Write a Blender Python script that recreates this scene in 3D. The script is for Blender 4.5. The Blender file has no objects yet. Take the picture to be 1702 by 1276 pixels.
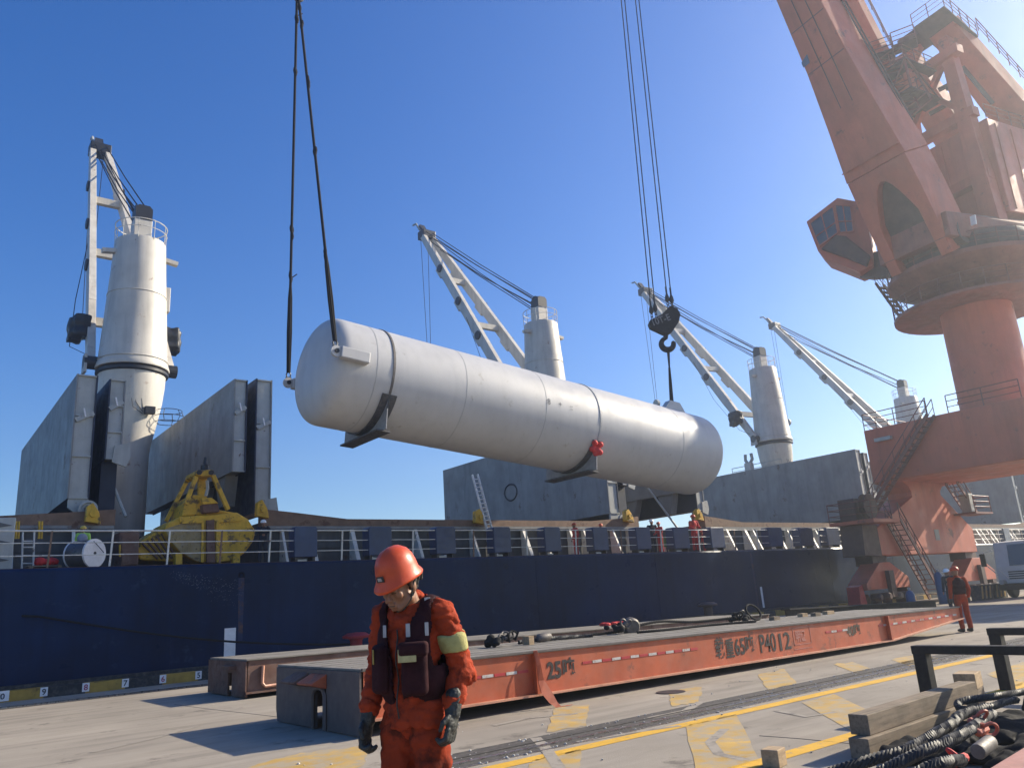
import bpy, bmesh, math, random
from mathutils import Vector, Matrix, Euler, noise
R = math.radians
random.seed(7)
scene = bpy.context.scene
COL = scene.collection
# ------------------------------------------------------------------ camera (X along the quay, Y towards the ship, Z up)
F_PX, PITCH, ROLL, CAM_H, YAW = 1307.04, 0.2668, -0.0677, 1.7055, 0.9011
_f0 = Vector((math.cos(YAW), math.sin(YAW), 0)); _r0 = Vector((math.sin(YAW), -math.cos(YAW), 0)); _u0 = Vector((0, 0, 1))
_f = _f0 * math.cos(PITCH) + _u0 * math.sin(PITCH)
_u = -_f0 * math.sin(PITCH) + _u0 * math.cos(PITCH)
CR = _r0 * math.cos(ROLL) + _u * math.sin(ROLL)
CU = -_r0 * math.sin(ROLL) + _u * math.cos(ROLL)
CF = _f
CP = Vector((0, 0, CAM_H))
cam_d = bpy.data.cameras.new('camera')
cam = bpy.data.objects.new('camera', cam_d)
COL.objects.link(cam)
cam.matrix_world = Matrix(((CR.x, CU.x, -CF.x, CP.x), (CR.y, CU.y, -CF.y, CP.y), (CR.z, CU.z, -CF.z, CP.z), (0, 0, 0, 1)))
cam_d.sensor_width = 36.0
cam_d.lens = F_PX / 1702 * 36
cam_d.clip_start = 0.1
cam_d.clip_end = 3000
scene.camera = cam
# ------------------------------------------------------------------ sky, sun, exposure
SUN_AZ, SUN_EL = R(-13), R(28)            # azimuth from +X, counter-clockwise
world = bpy.data.worlds.new('World'); scene.world = world; world.use_nodes = True
wn = world.node_tree; wn.nodes.clear()
sky = wn.nodes.new('ShaderNodeTexSky'); sky.sky_type = 'NISHITA'; sky.sun_disc = False
sky.sun_elevation = SUN_EL; sky.sun_rotation = math.pi / 2 - SUN_AZ
sky.altitude = 0; sky.air_density = 1.0; sky.dust_density = 0.5; sky.ozone_density = 3.5
bgn = wn.nodes.new('ShaderNodeBackground'); bgn.inputs[1].default_value = 0.10
wout = wn.nodes.new('ShaderNodeOutputWorld')
hsv = wn.nodes.new('ShaderNodeHueSaturation'); hsv.inputs['Saturation'].default_value = 1.33; hsv.inputs['Hue'].default_value = 0.513
wn.links.new(sky.outputs[0], hsv.inputs['Color']); wn.links.new(hsv.outputs[0], bgn.inputs[0]); wn.links.new(bgn.outputs[0], wout.inputs[0])
sun_d = bpy.data.lights.new('sun', 'SUN'); sun_d.energy = 5.0; sun_d.angle = R(0.5); sun_d.color = (1, 0.89, 0.70)
sun = bpy.data.objects.new('sun', sun_d); COL.objects.link(sun)
sdir = Vector((math.cos(SUN_AZ) * math.cos(SUN_EL), math.sin(SUN_AZ) * math.cos(SUN_EL), math.sin(SUN_EL)))
sun.rotation_euler = sdir.to_track_quat('Z', 'Y').to_euler(); sun.location = sdir * 200
scene.view_settings.view_transform = 'Standard'; scene.view_settings.look = 'None'
scene.view_settings.gamma = 1; scene.view_settings.exposure = 0.88; scene.view_settings.use_curve_mapping = False

# ------------------------------------------------------------------ helpers
def ray(px, py): return CF + CR * ((px - 851) / F_PX) - CU * ((py - 638) / F_PX)
def aty(px, py, y):                      # point of the vertical plane Y = y seen at a photo pixel
    d = ray(px, py); return CP + d * ((y - CP.y) / d.y)
def atx(px, py, x):
    d = ray(px, py); return CP + d * ((x - CP.x) / d.x)
def atz(px, py, z=0.0):
    d = ray(px, py); return CP + d * ((z - CP.z) / d.z)
def lin(r, g, b):
    f = lambda c: (c / 255 / 12.92) if c <= 10 else ((c / 255 + 0.055) / 1.055) ** 2.4
    return (f(r), f(g), f(b))

def M(name, col, rough=0.55, metal=0.0, var=0.15, scale=1.5, streak=0.0, rust=0.0, rustcol=(0.09, 0.035, 0.015), rscale=2.0,
      bump=0.0, bscale=40, spec=0.5, dust=0.0, coat=0.0, obj=False, alpha_wear=0.0, wearscale=3.0, streak_scale=(5, 5, 0.35), under=None):
    m = bpy.data.materials.new(name); m.use_nodes = True
    nt = m.node_tree; N = nt.nodes; Lk = nt.links
    bs = N['Principled BSDF']
    bs.inputs['Roughness'].default_value = rough; bs.inputs['Metallic'].default_value = metal
    bs.inputs['Specular IOR Level'].default_value = spec
    if coat: bs.inputs['Coat Weight'].default_value = coat; bs.inputs['Coat Roughness'].default_value = 0.15
    if obj:
        tc = N.new('ShaderNodeTexCoord'); P = tc.outputs['Object']
    else:
        g = N.new('ShaderNodeNewGeometry'); P = g.outputs['Position']
    def nz(sc, detail=5, vec=None, rg=0.6):
        n = N.new('ShaderNodeTexNoise'); n.inputs['Scale'].default_value = sc; n.inputs['Detail'].default_value = detail
        n.inputs['Roughness'].default_value = rg
        Lk.new(vec or P, n.inputs['Vector']); return n.outputs['Fac']
    def ramp(fac, a, b, lo=0.0, hi=1.0):
        r = N.new('ShaderNodeMapRange'); r.inputs['From Min'].default_value = a; r.inputs['From Max'].default_value = b
        r.inputs['To Min'].default_value = lo; r.inputs['To Max'].default_value = hi
        Lk.new(fac, r.inputs['Value']); return r.outputs['Result']
    def mix(fac, A, B, mode='MIX'):
        x = N.new('ShaderNodeMix'); x.data_type = 'RGBA'; x.blend_type = mode
        if isinstance(fac, (int, float)): x.inputs['Factor'].default_value = fac
        else: Lk.new(fac, x.inputs['Factor'])
        for v, s in ((A, x.inputs[6]), (B, x.inputs[7])):
            if isinstance(v, tuple): s.default_value = (v[0], v[1], v[2], 1)
            else: Lk.new(v, s)
        return x.outputs[2]
    c = (col[0], col[1], col[2])
    n1 = nz(scale)
    out = mix(ramp(n1, 0.3, 0.7), tuple(v * (1 - var) for v in c), tuple(min(1, v * (1 + var)) for v in c))
    if streak:
        mp = N.new('ShaderNodeMapping'); mp.inputs['Scale'].default_value = streak_scale; Lk.new(P, mp.inputs['Vector'])
        s = nz(1.0, 4, mp.outputs['Vector'])
        out = mix(ramp(s, 0.5, 0.72, 0, streak), out, tuple(v * 0.35 for v in c))
        out = mix(ramp(s, 0.45, 0.28, 0, streak * 0.6), out, tuple(min(1, v * 1.5 + 0.01) for v in c))
    if dust:
        out = mix(ramp(nz(scale * 2.3, 6), 0.45, 0.75, 0, dust), out, (0.30, 0.27, 0.23))
    if rust:
        rr = nz(rscale, 8, None, 0.72)
        rf = ramp(rr, 0.62 - 0.22 * rust, 0.70 - 0.2 * rust, 0, 0.9)
        out = mix(rf, out, rustcol)
    if under:                                       # worn road paint: bare concrete shows through
        w = nz(wearscale, 8, None, 0.7)
        out = mix(ramp(w, 0.5 - alpha_wear * 0.3, 0.62 - alpha_wear * 0.2), out, under)
    Lk.new(out, bs.inputs['Base Color'])
    Lk.new(ramp(nz(scale * 3, 4), 0.3, 0.7, max(0.03, rough - 0.12), min(1, rough + 0.12)), bs.inputs['Roughness'])
    if bump:
        b = N.new('ShaderNodeBump'); b.inputs['Strength'].default_value = bump; b.inputs['Distance'].default_value = 0.02
        Lk.new(nz(bscale, 6), b.inputs['Height']); Lk.new(b.outputs[0], bs.inputs['Normal'])
    return m

ORG = {}
def tag(o, label=None, cat=None, group=None, kind=None):
    if label: o['label'] = label
    if cat: o['category'] = cat
    if group: o['group'] = group
    if kind: o['kind'] = kind
    return o
def thing(name, label, cat, loc=(0, 0, 0), group=None, rz=0.0):
    o = bpy.data.objects.new(name, None); COL.objects.link(o)
    o.location = loc; o.rotation_euler = (0, 0, rz); o.empty_display_size = 0.3
    ORG[o.name] = Vector(loc)
    return tag(o, label, cat, group)
def struct(name):
    o = bpy.data.objects.new(name, None); COL.objects.link(o); o['kind'] = 'structure'; ORG[o.name] = Vector((0, 0, 0)); return o

class MB:
    def __init__(s): s.v = []; s.f = []
    def add(s, vs, fs):
        k = len(s.v); s.v += [Vector(v) for v in vs]; s.f += [tuple(i + k for i in f) for f in fs]; return s
    def hexa(s, p):                        # 8 points: bottom 4 then top 4
        return s.add(p, [(3, 2, 1, 0), (4, 5, 6, 7), (0, 1, 5, 4), (1, 2, 6, 5), (2, 3, 7, 6), (3, 0, 4, 7)])
    def box(s, x0, x1, y0, y1, z0, z1):
        return s.hexa([(x0, y0, z0), (x1, y0, z0), (x1, y1, z0), (x0, y1, z0), (x0, y0, z1), (x1, y0, z1), (x1, y1, z1), (x0, y1, z1)])
    def beam(s, p, q, w, h, up=(0, 0, 1), w2=None, h2=None):
        p = Vector(p); q = Vector(q); a = (q - p).normalized(); up = Vector(up)
        if abs(a.dot(up)) > 0.98: up = Vector((1, 0, 0)) if abs(a.x) < 0.9 else Vector((0, 1, 0))
        r = a.cross(up).normalized(); u = r.cross(a)
        w2 = w if w2 is None else w2; h2 = h if h2 is None else h2
        P = [c + r * (i * ww / 2) + u * (j * hh / 2) for c, ww, hh in ((p, w, h), (q, w2, h2)) for i, j in ((-1, -1), (1, -1), (1, 1), (-1, 1))]
        return s.hexa(P)
    def prism(s, pts, ext):
        n = len(pts); ext = Vector(ext); pts = [Vector(p) for p in pts]
        return s.add(pts + [p + ext for p in pts], [tuple(range(n))[::-1], tuple(range(n, 2 * n))] + [(i, (i + 1) % n, n + (i + 1) % n, n + i) for i in range(n)])
    def tube(s, pts, r, n=6, caps=True, r2=None, closed=False):
        pts = [Vector(p) for p in pts]; k = len(pts); rings = []
        ref = Vector((0, 0, 1))
        prev = None
        for i, p in enumerate(pts):
            if closed: a = (pts[(i + 1) % k] - pts[i - 1]).normalized()
            else: a = (pts[min(i + 1, k - 1)] - pts[max(i - 1, 0)]).normalized()
            if prev is None:
                t = ref if abs(a.dot(ref)) < 0.95 else Vector((1, 0, 0))
                x = a.cross(t).normalized()
            else:
                x = (prev - a * prev.dot(a)).normalized()
            prev = x; y = a.cross(x)
            rr = r if r2 is None else r + (r2 - r) * i / max(1, k - 1)
            if isinstance(r, (list, tuple)): rr = r[i]
            rings.append([p + (x * math.cos(t) + y * math.sin(t)) * rr for t in [2 * math.pi * j / n for j in range(n)]])
        vs = [v for g in rings for v in g]; fs = []
        for i in range(k if closed else k - 1):
            i2 = (i + 1) % k
            for j in range(n): fs.append((i * n + j, i * n + (j + 1) % n, i2 * n + (j + 1) % n, i2 * n + j))
        if caps and not closed: fs += [tuple(range(n))[::-1], tuple(range((k - 1) * n, k * n))]
        return s.add(vs, fs)
    def lathe(s, c, prof, n=24, axis=(0, 0, 1), sx=1.0, sy=1.0):
        c = Vector(c); a = Vector(axis).normalized()
        t = Vector((0, 0, 1)) if abs(a.z) < 0.9 else Vector((1, 0, 0))
        x = t.cross(a).normalized() if abs(a.z) < 0.9 else Vector((1, 0, 0)); y = a.cross(x)
        vs = []; fs = []; k = len(prof)
        for r, h in prof:
            for j in range(n):
                th = 2 * math.pi * j / n; vs.append(c + a * h + x * (r * sx * math.cos(th)) + y * (r * sy * math.sin(th)))
        for i in range(k - 1):
            for j in range(n): fs.append((i * n + j, i * n + (j + 1) % n, (i + 1) * n + (j + 1) % n, (i + 1) * n + j))
        if prof[0][0] > 1e-4: fs.append(tuple(range(n))[::-1])
        if prof[-1][0] > 1e-4: fs.append(tuple(range((k - 1) * n, k * n)))
        return s.add(vs, fs)
    def ell(s, c, rx, ry, rz, rot=None, n=12):
        c = Vector(c); vs = []; fs = []; m = max(5, n // 2 + 1)
        for i in range(m):
            ph = math.pi * i / (m - 1)
            for j in range(n):
                th = 2 * math.pi * j / n
                q = Vector((rx * math.sin(ph) * math.cos(th), ry * math.sin(ph) * math.sin(th), rz * math.cos(ph)))
                if rot is not None: q = rot @ q
                vs.append(c + q)
        for i in range(m - 1):
            for j in range(n): fs.append((i * n + j, (i + 1) * n + j, (i + 1) * n + (j + 1) % n, i * n + (j + 1) % n))
        return s.add(vs, fs)
    def cap(s, p, q, r0, r1, n=10):          # tapered capsule
        p = Vector(p); q = Vector(q); a = q - p; Ln = a.length
        pr = [(r0 * math.sin(t), -r0 * math.cos(t)) for t in [math.pi / 2 * i / 4 for i in range(5)]]
        pr += [(r1 * math.cos(t), Ln + r1 * math.sin(t)) for t in [math.pi / 2 * i / 4 for i in range(5)]]
        return s.lathe(p, pr, n, a)
    def mesh(s, name, off=Vector((0, 0, 0)), weld=1e-5):
        me = bpy.data.meshes.new(name)
        me.from_pydata([tuple(v - off) for v in s.v], [], s.f)
        bm = bmesh.new(); bm.from_mesh(me)
        bmesh.ops.remove_doubles(bm, verts=bm.verts, dist=weld)
        bmesh.ops.recalc_face_normals(bm, faces=bm.faces)
        bm.to_mesh(me); bm.free(); return me
    def build(s, name, mat, parent=None, smooth=False, bevel=0.0, seg=2, angle=40):
        off = Vector((0, 0, 0))
        if parent is not None: off = ORG.get(parent.name, off)
        me = s.mesh(name, off); me.materials.append(mat)
        o = bpy.data.objects.new(name, me); COL.objects.link(o)
        if parent is not None: o.parent = parent
        ORG[o.name] = off
        if smooth:
            for p in me.polygons: p.use_smooth = True
            me.set_sharp_from_angle(angle=R(angle))
        if bevel:
            b = o.modifiers.new('edge', 'BEVEL'); b.width = bevel; b.segments = seg; b.limit_method = 'ANGLE'; b.angle_limit = R(40)
            b.harden_normals = False
        return o
def solo(mb, name, mat, label, cat, group=None, loc=None, **kw):     # a thing that is one mesh, origin at its base
    loc = Vector(loc) if loc is not None else Vector((sum(v.x for v in mb.v) / len(mb.v), sum(v.y for v in mb.v) / len(mb.v), min(v.z for v in mb.v)))
    mb.v = [v - loc for v in mb.v]
    o = mb.build(name, mat, **kw); o.location = loc; ORG[o.name] = loc
    return tag(o, label, cat, group)
def copy_tree(o, parent=None, loc=None):
    c = o.copy(); COL.objects.link(c)
    c.parent = parent
    if loc is not None: c.location = loc
    for ch in list(o.children): copy_tree(ch, c)
    return c
WORK = bpy.data.scenes.new('workbench')       # empty scratch scene, removed at the end
def remesh(mb, voxel, smooth=2):
    """one continuous closed surface from overlapping closed shapes"""
    me = mb.mesh('tmp'); o = bpy.data.objects.new('tmp', me); WORK.collection.objects.link(o)
    r = o.modifiers.new('r', 'REMESH'); r.mode = 'VOXEL'; r.voxel_size = voxel; r.use_smooth_shade = True
    if smooth:
        q = o.modifiers.new('s', 'SMOOTH'); q.factor = 0.5; q.iterations = smooth
    with bpy.context.temp_override(scene=WORK, view_layer=WORK.view_layers[0]):
        dg = bpy.context.evaluated_depsgraph_get(); dg.update()
    out = bpy.data.meshes.new_from_object(o.evaluated_get(dg))
    bpy.data.objects.remove(o); bpy.data.meshes.remove(me)
    for p in out.polygons: p.use_smooth = True
    return out
def link(name, me, mat, parent):
    me.materials.clear(); me.materials.append(mat); me.name = name
    o = bpy.data.objects.new(name, me); COL.objects.link(o); o.parent = parent
    if parent is not None: ORG[o.name] = ORG.get(parent.name, Vector((0, 0, 0)))
    return o
def displace(o, fn):
    ns = [v.normal.copy() for v in o.data.vertices]
    for v, n in zip(o.data.vertices, ns): v.co += n * fn(v.co)
def text_mesh(body, size, bold=0.0, sx=1.0, ext=0.0):
    cu = bpy.data.curves.new('t', 'FONT'); cu.body = body; cu.size = size; cu.offset = bold; cu.extrude = ext
    cu.resolution_u = 4
    o = bpy.data.objects.new('t', cu); WORK.collection.objects.link(o)
    with bpy.context.temp_override(scene=WORK, view_layer=WORK.view_layers[0]):
        dg = bpy.context.evaluated_depsgraph_get(); dg.update()
    me = bpy.data.meshes.new_from_object(o.evaluated_get(dg))
    bpy.data.objects.remove(o); bpy.data.curves.remove(cu)
    for v in me.vertices: v.co.x *= sx
    return me
def place_text(name, me, mat, parent, org, xdir, ydir):
    """lay flat lettering at org with its reading direction xdir and up ydir"""
    org = Vector(org); xdir = Vector(xdir); ydir = Vector(ydir); n = xdir.cross(ydir).normalized()
    off = ORG.get(parent.name, Vector((0, 0, 0))) if parent is not None else Vector((0, 0, 0))
    for v in me.vertices: v.co = org + xdir * v.co.x + ydir * v.co.y + n * (v.co.z + 0.003) - off
    return link(name, me, mat, parent)

# ------------------------------------------------------------------ materials
CONC = (0.315, 0.275, 0.222)
mConc = M('concrete', CONC, 0.9, var=0.16, scale=0.35, bump=0.35, bscale=60, spec=0.25, streak=0.45, streak_scale=(0.25, 2.2, 1), rust=0.16, rustcol=(0.15, 0.13, 0.105), rscale=1.1)
mYel = M('yellow_paint', (0.66, 0.37, 0.025), 0.75, var=0.12, scale=2, under=(0.34, 0.26, 0.14), alpha_wear=-0.25, wearscale=7)
mYelW = M('worn_yellow_paint', (0.46, 0.29, 0.07), 0.85, var=0.2, scale=1.2, under=(0.35, 0.285, 0.19), alpha_wear=0.22, wearscale=3.2)
mGroove = M('rail_groove', (0.055, 0.048, 0.042), 0.9, var=0.3, scale=5, dust=0.25, streak=0.4, streak_scale=(0.3, 9, 1))
mRail = M('rail_steel', (0.35, 0.33, 0.31), 0.3, metal=0.9, var=0.2, scale=4)
mWater = M('sea_water', (0.01, 0.035, 0.05), 0.12, var=0.2, scale=0.2, bump=0.6, bscale=1.2)
mKY = M('kerb_yellow', (0.36, 0.22, 0.04), 0.8, var=0.25, scale=3, rust=0.3, rustcol=(0.12, 0.07, 0.03))
mKB = M('kerb_black', (0.018, 0.02, 0.024), 0.8, var=0.3, scale=3, dust=0.25)
mWhiteP = M('white_plate', (0.74, 0.72, 0.72), 0.6, var=0.06, scale=6, dust=0.15)
mInk = M('black_ink', (0.02, 0.02, 0.03), 0.7, var=0.1)
mInkR = M('red_ink', (0.35, 0.03, 0.08), 0.7, var=0.1)
mHull = M('navy_hull_paint', (0.0035, 0.016, 0.055), 0.36, var=0.3, scale=0.4, streak=0.35, streak_scale=(2.2, 2.2, 0.12), rust=0.10, rustcol=(0.022, 0.04, 0.085), rscale=1.1, bump=0.35, bscale=0.55, spec=0.10)
mDeck = M('red_brown_deck', (0.10, 0.055, 0.04), 0.8, var=0.3)
mCoam = M('coaming_grey', (0.085, 0.088, 0.09), 0.7, var=0.3, scale=1.2, streak=0.35, rust=0.15)
mCoamTop = M('rusty_coaming_rail', (0.20, 0.12, 0.075), 0.7, var=0.3, scale=2, rust=0.35)
mHatch = M('hatch_grey', (0.225, 0.226, 0.22), 0.6, var=0.2, scale=0.8, streak=0.42, streak_scale=(1.6, 1.6, 0.3), rust=0.04, rscale=1.0)
mHatchE = M('hatch_edge_grey', (0.36, 0.37, 0.35), 0.55, var=0.12, scale=2, streak=0.2, rust=0.05)
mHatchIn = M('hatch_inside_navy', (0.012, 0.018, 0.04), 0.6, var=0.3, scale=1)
mCrW = M('crane_cream_white', (0.53, 0.50, 0.445), 0.5, var=0.12, scale=0.8, streak=0.30, streak_scale=(3, 3, 0.2), rust=0.06, rustcol=(0.22, 0.11, 0.06), rscale=2.2)
mCrD = M('black_greasy_steel', (0.018, 0.019, 0.022), 0.5, var=0.3)
mRope = M('dark_wire_rope', (0.018, 0.018, 0.019), 0.85, var=0.2, scale=20, spec=0.12)
mRopeL = M('greased_wire_rope', (0.028, 0.028, 0.030), 0.6, metal=0.0, var=0.4, scale=25, spec=0.25)
mRailW = M('rail_white', (0.66, 0.63, 0.56), 0.5, var=0.15, scale=4, rust=0.15)
mBlueBox = M('blue_box_paint', (0.014, 0.035, 0.10), 0.4, var=0.2, scale=2, streak=0.15)
mTank = M('tank_grey_paint', (0.47, 0.462, 0.455), 0.48, var=0.07, scale=0.5, streak=0.13, streak_scale=(3.2, 3.2, 0.25), coat=0.06, bump=0.10, bscale=1.6, rust=0.02, rustcol=(.3, .28, .25), rscale=2.5)
mTankSeam = M('weld_seam', (0.36, 0.36, 0.36), 0.5, var=0.1)
mSaddle = M('saddle_dark_steel', (0.05, 0.05, 0.055), 0.6, var=0.3, scale=4, dust=0.25)
mSadG = M('saddle_grey_plate', (0.27, 0.27, 0.27), 0.6, var=0.2, scale=4)
mRed = M('red_cloth', (0.55, 0.02, 0.02), 0.7, var=0.15, scale=9)
mYelB = M('grab_yellow_paint', (0.62, 0.36, 0.022), 0.6, var=0.25, scale=1.8, rust=0.4, rustcol=(0.085, 0.055, 0.03), rscale=3.2, streak=0.25, bump=0.3, bscale=14)
mYelBd = M('grab_dusty_shell', (0.33, 0.24, 0.10), 0.8, var=0.3, scale=3, dust=0.6, rust=0.35, rustcol=(0.09, 0.06, 0.035), rscale=6, bump=0.4, bscale=20)
mGan = M('gantry_red_paint', (0.47, 0.112, 0.058), 0.6, var=0.2, scale=0.35, streak=0.28, streak_scale=(1.5, 1.5, 0.15), rust=0.07, rustcol=(0.16, 0.06, 0.04), rscale=0.9)
mGanD = M('gantry_dark_steel', (0.075, 0.038, 0.03), 0.65, var=0.35, scale=1.5)
mGanR = M('gantry_railing', (0.16, 0.05, 0.035), 0.6, var=0.2)
mGlass = M('cab_glass', (0.03, 0.04, 0.045), 0.06, var=0.1, spec=0.8)
mTrl = M('trailer_orange', (0.42, 0.082, 0.024), 0.55, var=0.18, scale=1.6, rust=0.22, rustcol=(0.14, 0.05, 0.03), rscale=2.2, streak=0.12, dust=0.12)
mTrlTop = M('trailer_steel_deck', (0.21, 0.19, 0.16), 0.75, var=0.22, scale=1.4, rust=0.2, rustcol=(0.10, 0.07, 0.05), streak=0.4, streak_scale=(0.4, 4, 1), bump=0.3, bscale=30)
mTrlEnd = M('trailer_end_grey', (0.11, 0.085, 0.075), 0.65, var=0.2, scale=2.5, streak=0.2, rust=0.12)
mTrl2 = M('rusty_trailer', (0.15, 0.075, 0.05), 0.75, var=0.3, scale=2, rust=0.35, rustcol=(0.07, 0.03, 0.018), dust=0.25)
mTape = M('reflective_white_tape', (0.50, 0.46, 0.42), 0.5, var=0.2, scale=14, rust=0.35, rustcol=(0.3, 0.1, 0.06))
mTapeR = M('reflective_red_tape', (0.42, 0.03, 0.035), 0.45, var=0.15, scale=9)
mTimber = M('weathered_timber', (0.20, 0.15, 0.10), 0.85, var=0.22, scale=3, streak=0.8, streak_scale=(0.9, 26, 26), bump=0.12, bscale=40)
mTimberC = M('cut_timber', (0.40, 0.28, 0.16), 0.8, var=0.2, scale=6, streak=0.6, streak_scale=(2, 30, 30), bump=0.12, bscale=50)
mBlack = M('black_painted_steel', (0.016, 0.014, 0.014), 0.6, var=0.25, scale=5, dust=0.05, spec=0.25)
mRubber = M('tyre_rubber', (0.02, 0.02, 0.021), 0.8, var=0.2)
mTruck = M('truck_grey_paint', (0.50, 0.51, 0.50), 0.5, var=0.08)
mShack = M('shackle_orange_red', (0.48, 0.11, 0.06), 0.6, var=0.2, scale=12)
mSteel = M('scuffed_steel', (0.12, 0.105, 0.095), 0.6, metal=0.2, var=0.3, scale=8)
mSkin = M('skin', (0.25, 0.115, 0.062), 0.55, var=0.12, scale=30, obj=True)
mHair = M('black_hair', (0.012, 0.010, 0.010), 0.6, var=0.3, scale=60)
mCov = M('orange_coverall_cloth', (0.32, 0.040, 0.012), 0.88, var=0.2, scale=7, bump=0.3, bscale=90, rust=0.3, rustcol=(0.12, 0.022, 0.012), rscale=5, spec=0.2, obj=True)
mCovR = M('red_coverall_cloth', (0.50, 0.03, 0.025), 0.85, var=0.2, scale=9, obj=True)
mCovN = M('navy_work_cloth', (0.014, 0.018, 0.03), 0.85, var=0.2, scale=9, obj=True)
mCovD = M('dirty_trouser_cloth', (0.25, 0.034, 0.012), 0.9, var=0.25, scale=6, bump=0.3, bscale=90, rust=0.45, rustcol=(0.07, 0.016, 0.010), rscale=4, obj=True, spec=0.15)
mVest = M('maroon_lifevest_cloth', (0.030, 0.009, 0.011), 0.9, var=0.35, scale=9, bump=0.3, bscale=80, spec=0.15, obj=True)
mHiV = M('reflective_yellow_cloth', (0.36, 0.33, 0.12), 0.85, var=0.2, scale=14, bump=0.3, bscale=60, obj=True)
mHiG = M('hi_vis_green_cloth', (0.35, 0.62, 0.10), 0.7, var=0.1, obj=True)
mSilver = M('silver_reflective_strip', (0.34, 0.33, 0.33), 0.5, var=0.2, scale=20, obj=True)
mHelO = M('orange_helmet_plastic', (0.56, 0.075, 0.022), 0.4, var=0.12, spec=0.35, scale=10, obj=True, bump=0.04, bscale=12, rust=0.06, rustcol=(0.3, 0.05, 0.03), rscale=14)
mHelW = M('white_helmet_plastic', (0.75, 0.75, 0.74), 0.35, var=0.05, obj=True)
mHelY = M('yellow_helmet_plastic', (0.62, 0.40, 0.05), 0.35, var=0.05, obj=True)
mGlove = M('black_glove', (0.022, 0.024, 0.021), 0.55, var=0.4, scale=22, bump=0.4, bscale=70, dust=0.1, obj=True)
mBoot = M('black_boot', (0.02, 0.018, 0.016), 0.6, var=0.2)
mGreyCloth = M('grey_cloth', (0.30, 0.31, 0.35), 0.8, var=0.1)
mDrum = M('drum_dark_cable', (0.045, 0.045, 0.05), 0.6, var=0.2)
mGreen = M('green_paint', (0.03, 0.25, 0.12), 0.5, var=0.1)
mBlueD = M('blue_drum_paint', (0.015, 0.07, 0.17), 0.45, var=0.2)
# ================================================================== SETTING: quay, water
quay = struct('quay_ground')
MB().add([(-90, -140, 0), (420, -140, 0), (420, 25.55, 0), (-90, 25.55, 0)], [(0, 1, 2, 3)]).build('concrete_surface', mConc, quay)
mb = MB(); mb.box(-90, 420, 25.56, 25.95, -6, -0.02); mb.build('quay_wall', mConc, quay)
w = MB().add([(-1500, 25.0, -2.6), (2500, 25.0, -2.6), (2500, 2500, -2.6), (-1500, 2500, -2.6)], [(0, 1, 2, 3)]).build('sea_water', mWater); w['kind'] = 'structure'
# kerb blocks, one per metre, yellow and black in turn; the number plates stand on the joints
kerb = struct('quay_kerb')
kbase = MB().box(0.006, 0.994, 25.5, 25.92, 0.0, 0.265).mesh('kerb_block'); kbase.materials.append(mKY)
kb2 = kbase.copy(); kb2.materials.clear(); kb2.materials.append(mKB)
X0 = 3.5645
for i in range(-14, 60):
    o = bpy.data.objects.new('kerb_block', kbase if i % 2 == 1 or i % 2 == -1 else kb2); COL.objects.link(o); o.parent = kerb; o.location = (X0 + i, 0, 0)
for i, s in enumerate(('190', '9', '8', '7', '6', '5')):
    x = X0 - 1 + i; hw = 0.21 if s == '190' else 0.088
    pl = MB().box(x - hw - (0.05 if s == '190' else 0), x + hw, 25.48, 25.497, 0.03 if s == '190' else 0.045, 0.285 if s == '190' else 0.27).build('number_plate', mWhiteP, kerb)
    me = text_mesh(s, 0.21 if s != '190' else 0.2, 0.004)
    xs = [v.co.x for v in me.vertices]; cx_ = (min(xs) + max(xs)) / 2
    place_text('number', me, mInkR if s in '86' else mInk, pl, (x - cx_ - (0.02 if s == '190' else 0), 25.476, 0.085), (1, 0, 0), (0, 0, 1))
MB().box(-60, 200, 25.96, 26.28, -1.0, 0.36).build('fender_timber', mKB, kerb)
# crane rails: a channel in the concrete, dark bed and a rail head
for nm, y0, yr, y1 in (('landside', 7.74, 7.93, 8.52), ('seaside', 23.15, 23.45, 23.85)):
    rl = struct('crane_rail')
    MB().add([(-60, y0, 0.004), (200, y0, 0.004), (200, y1, 0.004), (-60, y1, 0.004)], [(0, 1, 2, 3)]).build('rail_bed', mGroove, rl)
    MB().box(-60, 200, yr - 0.03, yr + 0.03, 0.0, 0.022).build('rail_head', mRail, rl)
    MB().box(-60, 200, yr + 0.26, yr + 0.29, 0.0, 0.014).build('rail_edge', mGroove, rl)
    MB().box(-60, 200, y0 - 0.03, y0, 0.0, 0.010).build('rail_edge', mRail if nm == 'landside' else mGroove, rl)
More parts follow.
